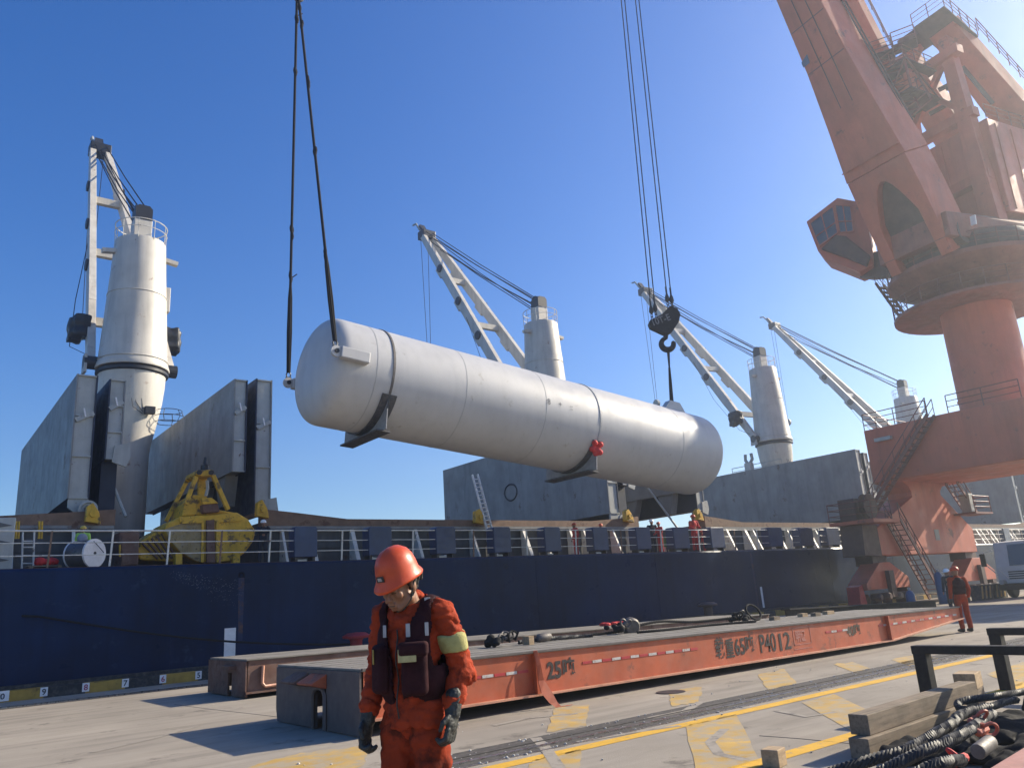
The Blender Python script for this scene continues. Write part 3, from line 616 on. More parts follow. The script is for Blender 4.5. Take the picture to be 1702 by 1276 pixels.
for d, nm in ((1.35, 'left'), (9.85, 'right')):
    sd = MB(); half = R(62)
    band = []
    n = 20
    for k in range(n + 1):
        a = -math.pi / 2 - half + 2 * half * k / n
        band.append(a)
    vs, fs = [], []
    for a in band:
        for (dd, rr) in ((-0.24, TR + 0.01), (0.24, TR + 0.01), (0.24, TR + 0.06), (-0.24, TR + 0.06)): vs.append(T(d + dd, a, rr))
    for k in range(n):
        for j in range(4): fs.append((k * 4 + j, k * 4 + (j + 1) % 4, k * 4 + 4 + (j + 1) % 4, k * 4 + 4 + j))
    fs += [(0, 1, 2, 3), tuple(range(4 * n, 4 * n + 4))]
    sad = MB().add(vs, fs).build('saddle', mSaddle, tank)
    # web below the wrap plate, flat base plate, gusset ribs
    zb = TR + 0.17
    arc = [T(d, a, TR + 0.05) for a in band]
    base = [TA + tax * d + ts * (1.28 * s_) - tu * zb for s_ in (1, -1)]
    top = arc if (arc[0] - base[1]).length < (arc[0] - base[0]).length else arc[::-1]
    vs = [p - tax * 0.02 for p in top] + [p + tax * 0.02 for p in top]
    low = []
    for p in top:
        s_ = (p - TA).dot(ts); s_ = max(-1.28, min(1.28, s_ * 1.0)); q = TA + tax * d + ts * s_ - tu * zb
        if (p - q).dot(tu) < 0.02: q = p - tu * 0.02
        low.append(q)
    wv = MB(); m = len(top)
    wv.add([p - tax * .02 for p in top] + [p - tax * .02 for p in low] + [p + tax * .02 for p in top] + [p + tax * .02 for p in low],
           [(i, i + 1, m + i + 1, m + i) for i in range(m - 1)] + [(2 * m + i, 3 * m + i, 3 * m + i + 1, 2 * m + i + 1) for i in range(m - 1)] +
           [(i, 2 * m + i, 2 * m + i + 1, i + 1) for i in range(m - 1)] + [(m + i, m + i + 1, 3 * m + i + 1, 3 * m + i) for i in range(m - 1)])
    wv.build('saddle_web', mSadG, sad)
    MB().beam(base[0] - tu * .02, base[1] - tu * .02, 0.46, 0.05, tu).build('base_plate', mSaddle, sad)
    for s_ in (-1.24, -0.85, -0.42, 0.0, 0.42, 0.85, 1.24):
        hgt = math.sqrt(max(0.01, (TR + 0.05) ** 2 - s_ * s_)); q = TA + tax * d + ts * s_
        MB().beam(q - tu * zb, q - tu * (hgt - 0.01), 0.40, 0.03, tax).build('gusset', mSadG, sad)
    # hold-down strap over the top
    bw = [(TR + 0.015, 0), (TR + 0.03, 0), (TR + 0.03, 0.07), (TR + 0.015, 0.07)]
    MB().lathe(TA + tax * (d - 0.035), [(TR, 0), (TR + 0.025, 0), (TR + 0.025, 0.07), (TR, 0.07)], 72, tax).build('strap', mSteel if nm == 'left' else mTankSeam, tank)
# lifting lugs at the left head (near and far side) and on top of the right end
for s_, nm in ((1, 'near'), (-1, 'far')):
    q0 = TA + ts * (s_ * (TR + 0.12)) + tu * 0.02
    lg = MB().beam(q0 - tax * 0.5, q0 + tax * 0.42, 0.26, 0.34, tu).build('lifting_lug', mTank, tank, bevel=0.03)
    e0 = q0 - tax * 0.62
    MB().lathe(e0 - ts * (0.05), [(0.17, 0), (0.17, 0.1), (0, 0.1)], 16, ts).build('lug_eye', mTank, lg)
    MB().lathe(e0 - ts * (0.09), [(0.07, 0), (0.07, 0.18), (0, 0.18)], 12, ts).build('pin', mCrD, lg)
lt = MB(); dT = 15.5
q = T(dT, math.pi / 2, TR)
lt.prism([q - tax * 0.75 - tu * .1, q + tax * 0.75 - tu * .1, q + tax * 0.3 + tu * 0.42, q - tax * 0.3 + tu * 0.42], ts * 0.3); lt.build('top_lug', mTank, tank, bevel=0.02)
mStc = M('faint_stencil', (0.12, 0.12, 0.13), .7)
# small stencilled marks on the shell
for (px, py, s) in ((911, 666, ':8'), (932, 671, '+'), (951, 676, '::')):
    d0 = ray(px, py); C0 = CP - TA; 
    dp = d0 - tax * d0.dot(tax); cp = C0 - tax * C0.dot(tax)
    A_, B_, C_ = dp.dot(dp), 2 * dp.dot(cp), cp.dot(cp) - (TR + 0.005) ** 2
    k = (-B_ - math.sqrt(B_ * B_ - 4 * A_ * C_)) / (2 * A_); P = CP + d0 * k
    nn = (P - TA); nn = (nn - tax * nn.dot(tax)).normalized(); yv = (nn.cross(tax)).normalized(); yv = yv if yv.z > 0 else -yv
    place_text('stencil_mark', text_mesh(s, 0.30, 0.0), mStc, tank, P - tax * 0.1 - yv * 0.12, tax, yv)
# weld plate 'V' mark low on the right
rd = MB()
rk = T(9.85, R(-38), TR + 0.12)
for k in range(12): rd.ell(rk + Vector((random.uniform(-.16, .16), random.uniform(-.12, .1), random.uniform(-.3, .24))), 0.13, 0.12, 0.12, n=8)
rt = thing('red_rag', 'bright red bundle of cloth tied to the right saddle of the tank', 'cloth', rk)
o = link('bundle', remesh(rd, 0.03, 2), mRed, rt)
for v in o.data.vertices: v.co -= rk

# slings and hook blocks
def shackle(p, q, s, name, parent, mat):
    """bow shackle between point p and q, size s"""
    p = Vector(p); q = Vector(q); a = (q - p).normalized(); x = a.cross(Vector((0, 1, 0.2))).normalized()
    pts = [p + x * s * 0.7 * math.cos(t) + a * s * (0.9 + math.sin(t) * 0.8) for t in [math.pi * i / 10 for i in range(11)]]
    pts = [p + x * s * 0.5] + pts + [p - x * s * 0.5]
    m_ = MB().tube(pts, s * 0.2, 6); m_.tube([p + x * s * 0.9, p - x * s * 0.9], s * 0.22, 6)
    return m_.build(name, mat, parent, smooth=True)
hk = Vector((8.98, 21.85, 22.35))
near = TA - tax * 0.62 + ts * (TR + 0.12); far = TA - tax * 0.62 - ts * (TR + 0.12)
sl = thing('lifting_sling', 'long dark two legged wire sling holding the left end of the tank', 'sling', (9.2, 21.85, 8.9))
for e in (near, far):
    top = hk + Vector((0, (e.y - hk.y) * 0.04, -0.1))
    L0 = e + (top - e).normalized() * 0.35
    def P(t, j=0.0): return L0.lerp(top, t) + Vector((j, 0, 0))
    lg = MB().tube([P(t) for t in [i / 12 for i in range(13)]], 0.045, 6).build('sling_leg', mRope, sl, smooth=True)
    for dx in (-0.055, 0.055): MB().tube([P(0, dx * 0.6), P(0.1, dx), P(0.19, dx * 0.7), P(0.23, 0)], 0.036, 6).build('sling_eye', mRope, lg, smooth=True)
    for t_ in ((0.22, 0.5, 0.72, 0.9, 0.965) if e is near else (0.24, 0.36, 0.80, 0.955)):
        kn = MB(); kp = P(t_)
        for _ in range(3): kn.ell(kp + Vector((random.uniform(-.03, .03), random.uniform(-.03, .03), random.uniform(-.16, .16))), 0.062, 0.062, 0.15, n=8)
        if t_ in (0.24, 0.955): kn.tube([kp, kp + Vector((0.22, 0, 0.2))], 0.018, 4)
        kn.build('rope_tie', mRope, lg)
    for k in range(2): shackle(e + (top - e).normalized() * (0.02 + 0.17 * k), top, 0.1, 'shackle', lg, mCrD)
hb = thing('hook_block', 'rusty hook block at the top edge holding the left sling', 'hook block', hk)
MB().lathe(hk + Vector((0, -0.2, 0.55)), [(0.30, 0), (0.46, 0.03), (0.46, 0.37), (0.30, 0.40)], 24, (0, 1, 0)).build('sheave_casing', mSteel, hb, bevel=0.01)
MB().tube([hk + Vector((0.16 * math.cos(a), 0, 0.16 * math.sin(a) + 0.02)) for a in [R(200) + R(260) * i / 12 for i in range(13)]], 0.07, 8).build('hook', mCrD, hb, smooth=True)
for dx in (-0.3, -0.1, 0.1, 0.3): MB().tube([hk + Vector((dx, 0, 0.7)), hk + Vector((dx * 1.5, 0.4, 24))], 0.022, 5).build('hoist_rope', mRope, hb)
# right hook block with painted letters
e = T(dT, math.pi / 2, TR + 0.42) + ts * 0.1
hb2c = Vector((26.05, 21.7, 13.1))
hb = thing('hook_block', 'black boat shaped hook block with white letters over the right end', 'hook block', hb2c)
vx = Vector((0.80, -0.60, 0)).normalized(); vz = Vector((0, 0, 1)); vn = Vector((-0.6, -0.8, 0)).normalized()
def B2(x, z, n=0.0): return hb2c + vx * x + vz * z + vn * n
poly = [(-0.72, 0.0), (-0.66, 0.12), (-0.1, 0.36), (0.18, 0.62), (0.34, 0.74), (0.62, 0.58), (0.72, 0.3), (0.60, -0.05), (0.3, -0.42), (0.08, -0.56), (-0.12, -0.52), (-0.66, -0.2)]
MB().prism([B2(x, z, -0.22) for x, z in poly], vn * 0.44).build('body', mBlack, hb, bevel=0.03)
place_text('painted_letters', text_mesh('10T-E', 0.44, 0.008, 0.85), M('faded_white_letters', (0.20, 0.19, 0.19), 0.8, var=0.5, scale=12), hb, B2(-0.60, -0.18, 0.225), vx * 0.96 + vz * 0.27, vz * 0.96 - vx * 0.27)
hkz = -0.62
pts = [B2(0.0, -0.5)] + [B2(0.02 + 0.27 * math.cos(a), -0.98 + 0.27 * math.sin(a)) for a in [R(100) + R(285) * i / 18 for i in range(19)]]
MB().tube(pts, [0.12, 0.10] + [0.10 + 0.035 * math.sin(math.pi * i / 17) for i in range(17)] + [0.05], 8).build('hook', mBlack, hb, smooth=True)
BT = Vector((27.0, 21.7, 47.0))                    # where the ropes leave the jib head
for (x, z0) in ((-0.52, 0.2), (-0.33, 0.3), (0.26, 0.72), (0.45, 0.66)):
    a = B2(x, z0 + 0.02)
    rp = MB().tube([a + Vector((0, 0, 0.55)), Vector((BT.x + x * 1.3, BT.y, BT.z))], 0.026, 5).build('hoist_rope', mRope, hb)
    MB().lathe(a + Vector((0, 0, 0.22)), [(0.03, 0), (0.11, 0.12), (0.09, 0.28), (0.04, 0.42), (0.045, 0.75)], 10).build('rope_socket', mCrD, rp, smooth=True)
    for k in range(2): shackle(a + Vector((0, 0, -0.02 + 0.11 * k)), a + Vector((0, 0, 1)), 0.085, 'shackle', rp, mCrD)
sl2 = thing('lifting_sling', 'short dark wire sling from the black hook block to the tank top', 'sling', e)
h0 = B2(0.02, -1.2)
MB().tube([h0 + Vector((-.05, 0, 0)), e.lerp(h0, 0.62)], 0.035, 6).build('sling_leg', mRope, sl2, smooth=True)
MB().tube([h0 + Vector((.06, 0, 0)), e.lerp(h0, 0.62)], 0.035, 6).build('sling_leg', mRope, sl2, smooth=True)
MB().tube([e, e.lerp(h0, 0.35), e.lerp(h0, 0.64)], [0.09, 0.075, 0.05], 6).build('sling_tail', mRope, sl2, smooth=True)

# ================================================================== RED PORTAL (GANTRY) CRANE
GO = Vector((50.5, 18.0, 0))
mGanT = M('gantry_shaded_red', (0.24, 0.075, 0.048), .65, var=.3, scale=.8, streak=.3, rust=.15)  # darker copy of the red; the turntable deck's shade is put into its colour
ga = thing('gantry_crane', 'red portal harbour crane with a leaning box boom on the quay', 'harbour crane', GO)
bu = Vector((-0.988, 0.153, 0)); bw_ = Vector((-0.153, -0.988, 0))
def G(u, w, z): return GO + bu * u + bw_ * w + Vector((0, 0, z))
def railing(pts, parent, name='railing', h=1.0, post=1.4, r=0.03, mat=None, mid=2):
    mat = mat or mGanR; pts = [Vector(p) for p in pts]; up = Vector((0, 0, 1))
    root = MB().tube([p + up * h for p in pts], r, 5).build(name, mat, parent)
    mb = MB()
    for k in range(1, mid + 1): MB().tube([p + up * h * k / (mid + 1) for p in pts], r * 0.75, 4).build('rail_bar', mat, root)
    for i in range(len(pts) - 1):
        n = max(1, int((pts[i + 1] - pts[i]).length / post))
        for k in range(n + (1 if i == len(pts) - 2 else 0)):
            p = pts[i].lerp(pts[i + 1], k / n); MB().tube([p, p + up * h], r, 4).build('rail_post', mat, root)
    return root
def stair(p, q, wdir, width, parent, n=14, name='stair', rails=True, rail_h=0.95):
    p = Vector(p); q = Vector(q); wd = Vector(wdir).normalized() * width / 2
    st = MB().beam(p - wd, q - wd, 0.06, 0.2).build(name, mGanR, parent)
    MB().beam(p + wd, q + wd, 0.06, 0.2).build('stringer', mGanR, st)
    for k in range(1, n): 
        c_ = p.lerp(q, k / n); MB().beam(c_ - wd, c_ + wd, 0.24, 0.035).build('tread', mGanR, st)
    if rails:
        up = Vector((0, 0, rail_h))
        for s_ in (-1, 1):
            MB().tube([p + wd * s_ + up, q + wd * s_ + up], 0.03, 5).build('handrail', mGanR, st)
            MB().tube([p + wd * s_ + up * 0.5, q + wd * s_ + up * 0.5], 0.02, 4).build('handrail', mGanR, st)
            for k in range(0, n + 1, 3):
                c_ = p.lerp(q, k / n) + wd * s_; MB().tube([c_, c_ + up], 0.025, 4).build('rail_post', mGanR, st)
    return st
# portal beam (box girder across the quay) and its far twin, under one head
MB().box(46.6, 54.4, 6.9, 24.3, 7.05, 10.3).build('portal_beam', mGan, ga, bevel=0.05)
for y in (23.7, 7.6):                             # legs: neck, flared A-shaped web
    y0, y1 = y - 0.75, y + 0.75
    neck = [(46.8, 7.05), (47.5, 6.98), (48.05, 6.75), (48.3, 6.4), (48.3, 6.1), (43.5, 4.25), (43.5, 2.72), (55.6, 2.72), (55.6, 4.2), (52.1, 6.3), (52.15, 6.55), (52.6, 6.9), (53.3, 7.05)]
    lg = MB().prism([(x, y0, z) for x, z in neck], (0, 1.5, 0)).build('portal_leg', mGan, ga, bevel=0.03)
    MB().box(50.2, 50.8, y0 - 0.012, y0 - 0.002, 3.5, 4.15).build('inspection_hatch', mHatch, lg)
    for xc in (43.4, 54.9):
        MB().box(xc - 0.55, xc + 1.0, y0 + 0.25, y1 - 0.25, 2.2, 2.75).build('equaliser_pin', mGanD, lg)
        bg = MB().prism([(x + xc, y0 - 0.1, z) for x, z in ((-2.2, 0.95), (-2.2, 1.28), (-0.5, 2.35), (0.6, 2.35), (2.4, 1.5), (2.4, 0.95))], (0, 1.1, 0)).build('bogie', mGan, lg, bevel=0.02)
        for dx in (-1.55, -0.55, 0.65, 1.75):
            MB().lathe((xc + dx, y + 0.3, 0.36), [(0.36, -0.1), (0.36, 0.1), (0.12, 0.14), (0, 0.14)], 18, (0, -1, 0)).build('wheel', mGanD, bg)
            MB().lathe((xc + dx + 0.1, y0 - 0.2, 0.55), [(0.2, -0.35), (0.2, 0.1), (0.14, 0.2), (0, 0.2)], 14, (0, -1, 0)).build('drive_motor', mGanD if dx < 0 else mSteel, bg)
        for dx in (-2.45, 2.6):
            MB().prism([(xc + dx - 0.35, y0 + 0.1, 0.08), (xc + dx + 0.35, y0 + 0.1, 0.08), (xc + dx + 0.12, y0 + 0.1, 1.25), (xc + dx - 0.25, y0 + 0.1, 1.15)], (0, 0.7, 0)).build('buffer_guard', mTapeR if dx < 0 else mGanD, bg)
        MB().box(xc - 0.15, xc + 0.35, y0 - 0.35, y0 - 0.12, 0.5, 1.9).build('cable_box', mGanD, bg)
    MB().prism([(41.7, y0 - 0.02, 2.75), (43.49, y0 - 0.02, 2.7), (43.49, y0 - 0.02, 4.4), (41.9, y0 - 0.02, 4.4)], (0, 1.3, 0)).build('side_bracket', mGanD, lg)
# platform with stair at the sea-side leg; stair up along the beam
pf = MB().box(41.5, 45.0, 22.0, 22.95, 4.45, 4.65).build('stair_platform', mGan, ga)
MB().box(41.5, 43.4, 22.96, 24.6, 4.45, 4.64).build('platform_wing', mGan, pf)
railing([(43.4, 24.6, 4.65), (41.55, 24.6, 4.65), (41.55, 22.05, 4.65), (43.6, 22.05, 4.65)], pf)
MB().box(42.0, 43.0, 23.2, 24.2, 4.66, 5.9).build('cable_reel_cabinet', mGanD, pf, bevel=0.05)
MB().lathe((42.6, 22.6, 5.4), [(0.7, 0), (0.7, 0.06), (0.3, 0.08), (0.3, 0.3), (0.7, 0.32), (0.7, 0.38)], 20, (0, 1, 0)).build('cable_reel', mGanD, pf)
stair((44.4, 22.4, 4.6), (47.7, 22.4, 0.15), (0, 1, 0), 0.8, ga, 16)
stair((46.05, 24.7, 5.0), (46.05, 19.9, 10.3), (1, 0, 0), 0.85, ga, 18)
MB().box(46.2, 47.9, 22.0, 22.9, 0.0, 0.14).build('stair_foot', mGanD, ga)
railing([(46.65, 24.25, 10.3), (46.65, 20.4, 10.3)], ga); railing([(46.65, 19.2, 10.3), (46.65, 15.4, 10.3)], ga)
railing([(46.65, 24.25, 10.3), (54.3, 24.25, 10.3)], ga)
MB().box(46.3, 46.58, 22.6, 23.6, 9.45, 9.65).build('beam_lamp', mHatchE, ga)
sp = MB().box(53.3, 55.8, 21.6, 22.95, 5.0, 5.12).build('side_platform', mGanR, ga)
railing([(53.4, 21.65, 5.12), (55.75, 21.65, 5.12), (55.75, 22.9, 5.12)], sp)
MB().box(53.5, 54.1, 21.9, 22.5, 5.13, 6.3).build('switch_cabinet', mHatchE, sp, bevel=0.03)
stair((54.6, 22.4, 5.1), (52.6, 22.4, 7.0), (0, 1, 0), 0.7, ga, 7, rails=True)
# column, ring platform, slewing ring
MB().lathe(GO, [(2.05, 10.25), (1.97, 10.8), (1.93, 17.6), (2.1, 17.9)], 48).build('column', mGan, ga, smooth=True)
MB().lathe(GO, [(2.02, 11.3), (2.02, 11.36), (1.9, 11.36)], 48).build('weld_ring', mGan, ga, smooth=True)
rp = MB().lathe(GO, [(1.9, 16.75), (4.5, 16.75), (4.5, 16.92), (1.9, 16.92)], 40).build('ring_platform', mGanT, ga)
railing([GO + Vector((4.45 * math.cos(a), 4.45 * math.sin(a), 16.92)) for a in [2 * math.pi * i / 24 for i in range(25)]], rp, post=1.2)
cn = MB().lathe(GO, [(2.1, 17.6), (2.4, 17.75), (4.35, 18.85), (4.5, 19.0), (4.5, 19.25), (2.0, 19.3)], 48).build('slewing_ring', mGanT, ga, smooth=True)
railing([GO + Vector((4.4 * math.cos(a), 4.4 * math.sin(a), 19.25)) for a in [2 * math.pi * i / 24 for i in range(25)]], cn, post=1.2)
stair(G(2.3, -4.3, 19.9), G(0.4, -4.0, 16.95), bu, 0.8, ga, 10)
# slewing frame and machinery house
MB().lathe(GO, [(4.1, 19.35), (4.2, 20.0), (3.9, 20.5), (2.0, 20.55)], 40).build('slewing_frame', mGanD, ga, smooth=True)
MB().prism([G(4.9, -2.3, 19.9), G(4.9, 2.3, 19.9), G(-3.0, 3.3, 19.9), G(-15.0, 3.4, 21.6), G(-15.0, -3.4, 21.6), G(-3.0, -3.3, 19.9)], (0, 0, 1.5)).build('turntable_deck', mGanT, ga, bevel=0.05)
mh = MB().prism([G(-0.8, -2.6, 22.2), G(-0.8, 2.9, 22.2), G(-13.5, 2.9, 23.0), G(-13.5, -2.6, 23.0)], (0, 0, 6.4)).build('machinery_house', mGan, ga, bevel=0.06)
for k in range(7): MB().beam(G(-1.6 - 1.7 * k, 2.93, 22.5), G(-1.6 - 1.7 * k, 2.93, 28.4), 0.1, 0.06, bw_).build('wall_rib', mGan, mh)
for k in range(3): MB().beam(G(-0.77, -1.9 + 1.7 * k, 22.4), G(-0.77, -1.9 + 1.7 * k, 28.4), 0.08, 0.05, bu).build('wall_rib', mGan, mh)
MB().prism([G(-15, -3, 20.2), G(-15, 3, 20.2), G(-18.5, 3, 20.6), G(-18.5, -3, 20.6)], (0, 0, 4.4)).build('counterweight', mGanD, ga, bevel=0.1)
railing([G(-0.8, 2.9, 28.6), G(-13.5, 2.9, 29.4)], mh)
for (u, w, z, du) in ((0.2, 3.6, 20.1, 0.5), (3.2, 2.75, 20.6, 0.9)):
    MB().beam(G(u, w, z), G(u, w + 0.05, z + 0.55), 0.3, 0.08, bu).build('lamp_plate', mWhiteP, ga)
# boom: box girder, two legs at the foot with an arch between them
def bo(z, w, n):                            # point on the boom: height along the axis, lateral, depth
    u = 3.75 + 0.43 * (z - 20.7); return G(u + n * 0.919, w, z - n * 0.395)
def bring(z, B, H): return [bo(z, -B / 2, H / 2), bo(z, B / 2, H / 2), bo(z, B / 2, -H / 2), bo(z, -B / 2, -H / 2)]
st = [(25.4, 4.0, 2.7), (28.5, 3.35, 2.5), (32.0, 2.75, 2.25), (36.5, 2.4, 2.0), (47.5, 1.8, 1.6)]
bm_ = MB(); vs = []; fs = []
for s_ in st: vs += bring(*s_)
for i in range(len(st) - 1):
    for j in range(4): fs.append((i * 4 + j, i * 4 + (j + 1) % 4, i * 4 + 4 + (j + 1) % 4, i * 4 + 4 + j))
fs += [(0, 1, 2, 3), tuple(range(4 * len(st) - 4, 4 * len(st)))]
boom = bm_.add(vs, fs).build('boom', mGan, ga, bevel=0.05)
# arch piece: front and back plates with a rounded cut, as one prism across the depth
arc = [(-1.25 + 2.5 * k / 10, 22.4 + 2.2 * math.sin(math.pi * k / 10)) for k in range(11)]
out = [(-1.95, 25.38), (-2.0, 23.4), (-2.0, 21.2), (-1.95, 19.6), (-1.3, 19.6)] + arc + [(1.3, 19.6), (1.95, 19.6), (2.0, 21.2), (2.0, 23.4), (1.95, 25.38)]
MB().prism([bo(z, w, 1.35) for w, z in out], bo(22, 0, -1.35) - bo(22, 0, 1.35)).build('boom_foot', mGan, ga, bevel=0.04)
MB().prism([bo(20.4, -1.28, 0.75), bo(20.4, 1.28, 0.75), bo(24.9, 1.3, 0.75), bo(24.9, -1.3, 0.75)], bo(22, 0, 0.45) - bo(22, 0, 0.75)).build('foot_dark_fill', mGanD, ga)  # dark plate added inside the arch so that it reads as a dark recess
for w in (-1.7, 1.7): MB().lathe(bo(20.3, w - 0.7, 0), [(0.75, 0), (0.75, 1.4)], 20, bw_).build('foot_pin', mGanD, ga)
for n_, w0 in ((1.28, 0.5), (1.28, -0.35)):
    MB().beam(bo(26, w0, n_), bo(45, w0 * 0.8, n_ - 0.42), 0.05, 0.03, bu).build('plate_seam', mGanD, boom)
MB().beam(bo(26.0, -1.9, 0.2), bo(26.0, 1.9, 0.2), 2.66, 0.06, (bo(27, 0, 0) - bo(26, 0, 0))).build('diaphragm', mGan, boom)
for z_ in (28.6, 31.9, 34.4, 37.5, 40.5):
    hw_ = (1.6, 1.3, 1.2, 1.1, 1.05)[int((z_ - 28) / 2.6)] ; MB().beam(bo(z_, -hw_, 1.22 - .026 * (z_ - 28)), bo(z_, hw_, 1.22 - .026 * (z_ - 28)), 0.05, 0.06, bu).build('plate_seam', mGanR, boom)
MB().prism([bo(32.4, -1.38, 1.14), bo(32.4, -0.9, 1.15), bo(32.9, -0.8, 1.15), bo(32.7, -1.36, 1.14)], bo(32, 0, 1.18) - bo(32, 0, 1.14)).build('patch_plate', mBlueD, boom)
# fly jib and tie above the picture, so that the ropes hang from something
tip = bo(47.3, 0, 0)
MB().beam(tip - Vector((-5.5, 0.9, -1.6)), Vector((BT.x - 0.6, BT.y, BT.z + 0.7)), 1.5, 1.4, w2=0.8, h2=0.7).build('fly_jib', mGan, ga)
MB().lathe(BT + Vector((0, -0.5, 0.3)), [(0.6, 0), (0.6, 1.0)], 20, (0, 1, 0)).build('jib_sheave', mGanD, ga)
# king post (A-frame) with working platforms
for w in (-2.0, 2.2):
    MB().beam(G(-0.2, w, 21.2), G(-0.8, w * 0.75, 35.2), 1.1, 1.0, bu, w2=0.7, h2=0.8).build('king_post', mGan, ga, bevel=0.03)
    MB().beam(G(-1.0, w * 0.75, 36.3), G(-8.6, w, 28.4), 1.15, 1.7, bw_, h2=2.6).build('back_stay', mGan, ga, bevel=0.03)
for z in (24.8, 29.2, 33.8): MB().beam(G(-0.4, -2.4, z), G(-0.4, 2.6, z), 0.7, 0.6).build('cross_girder', mGan, ga)
MB().beam(G(-0.2, -1.9, 29.5), G(-0.6, 1.6, 34.0), 0.35, 0.35, bu).build('diagonal_brace', mGan, ga)
MB().beam(G(-0.2, 2.0, 29.5), G(-0.6, -1.7, 34.0), 0.35, 0.35, bu).build('diagonal_brace', mGan, ga)
MB().beam(G(2.6, -3.0, 28.0), G(-0.9, -0.1, 36.0), 0.4, 0.45, bu).build('diagonal_brace', mGan, ga)
wh = MB().prism([G(2.2, -2.0, 31.2), G(2.2, 0.6, 31.2), G(0.2, 0.6, 31.2), G(0.2, -2.0, 31.2)], (0, 0, 1.7)).build('winch_house', mGan, ga, bevel=0.05)
MB().prism([G(2.9, -3.1, 31.05), G(2.9, 0.9, 31.05), G(-0.5, 0.9, 31.05), G(-0.5, -3.1, 31.05)], (0, 0, 0.1)).build('walkway_plate', mGanD, wh)
MB().prism([G(2.9, -3.1, 33.2), G(2.9, 0.9, 33.2), G(-0.5, 0.9, 33.2), G(-0.5, -3.1, 33.2)], (0, 0, 0.1)).build('walkway_plate', mGanD, wh)
for (a_, b_) in (((2.8, -3.0, 24.6), (2.8, -2.0, 28.5)), ((2.8, -2.0, 24.6), (2.8, -3.0, 28.5)), ((2.8, -3.0, 28.5), (2.8, -2.0, 31.1)), ((2.8, -2.0, 28.5), (2.8, -3.0, 31.1)), ((2.8, -3.0, 31.1), (2.8, -1.2, 33.2)), ((2.8, -1.0, 31.1), (2.8, 0.8, 33.2)), ((0.2, 0.9, 31.1), (2.8, 0.9, 33.2)), ((0.4, -3.9, 24.6), (2.6, -3.9, 30.4)), ((2.6, -3.9, 24.6), (0.4, -3.9, 30.4))):
    MB().beam(G(*a_), G(*b_), 0.09, 0.09).build('lattice_bar', mGanR, wh)
for w in (-3.0, -1.1, 0.8): MB().beam(G(2.8, w, 31.1), G(2.8, w, 33.3), 0.12, 0.12).build('walkway_post', mGanR, wh)
MB().lathe(G(1.6, -1.4, 32.0), [(0.5, 0), (0.5, 1.4)], 16, bw_).build('winch_drum', mGanD, wh)
for z, pts in ((33.35, [(2.8, -3.0), (2.8, 0.8), (-0.6, 0.8)]), (28.6, [(3.0, -4.0), (3.0, -2.2)]), (30.4, [(3.0, -3.9), (1.0, -3.9)]), (26.5, [(2.9, -3.6), (2.9, -2.1)])):
    railing([G(u, w, z) for u, w in pts], wh, post=0.9)
for z in (26.4, 28.5, 30.3): MB().prism([G(3.0, -4.0, z), G(3.0, -2.0, z), G(0.6, -2.0, z), G(0.6, -4.0, z)], (0, 0, 0.08)).build('walkway_plate', mGanD, wh)
stair(G(2.8, -3.6, 26.5), G(1.2, -3.6, 28.5), bw_, 0.6, wh, 8); stair(G(1.2, -3.2, 28.5), G(2.6, -3.2, 30.4), bw_, 0.6, wh, 8)
for w in (-3.9, -2.1): MB().beam(G(2.9, w, 24.4), G(2.9, w, 31.0), 0.12, 0.12).build('walkway_post', mGanR, wh)
tp = MB().prism([G(0.6, 0.6, 36.4), G(0.6, 2.8, 36.4), G(-2.6, 2.8, 35.2), G(-2.6, 0.6, 35.2)], (0, 0, 0.1)).build('top_platform', mGanD, ga)
railing([G(0.6, 0.6, 36.5), G(0.6, 2.8, 36.5), G(-2.6, 2.8, 35.3)], tp, post=0.8)
railing([G(-2.6, 2.9, 35.6), G(-8.6, 3.6, 29.8)], tp, post=1.0)
MB().beam(G(0.4, -1.6, 34.2), G(9.5, -1.0, 50.0), 0.8, 0.95, bw_).build('tie_beam', mGan, ga, bevel=0.03)
tr = MB(); 
railing([G(0.8, -0.9, 35.4), G(9.0, -0.3, 50.0)], ga, 'tie_railing', h=0.9, post=1.6)
MB().tube([G(1.2, -2.6, 33.6), G(12.5, -1.6, 48.5)], 0.04, 5).build('stay_rope', mRope, ga); MB().tube([G(1.2, -2.9, 33.6), G(12.6, -2.0, 48.5)], 0.04, 5).build('stay_rope', mRope, ga)
MB().prism([G(-0.4, -1.2, 36.6), G(-0.4, 1.6, 36.6), G(-1.6, 1.6, 36.0), G(-1.6, -1.2, 36.0)], (0, 0, 0.5)).build('post_head', mGanD, ga)
MB().beam(G(-7.0, 2.9, 30.2), G(-14, 3.3, 32.6), 1.4, 2.4, bw_).build('counterweight_lever', mGan, ga, bevel=0.05)
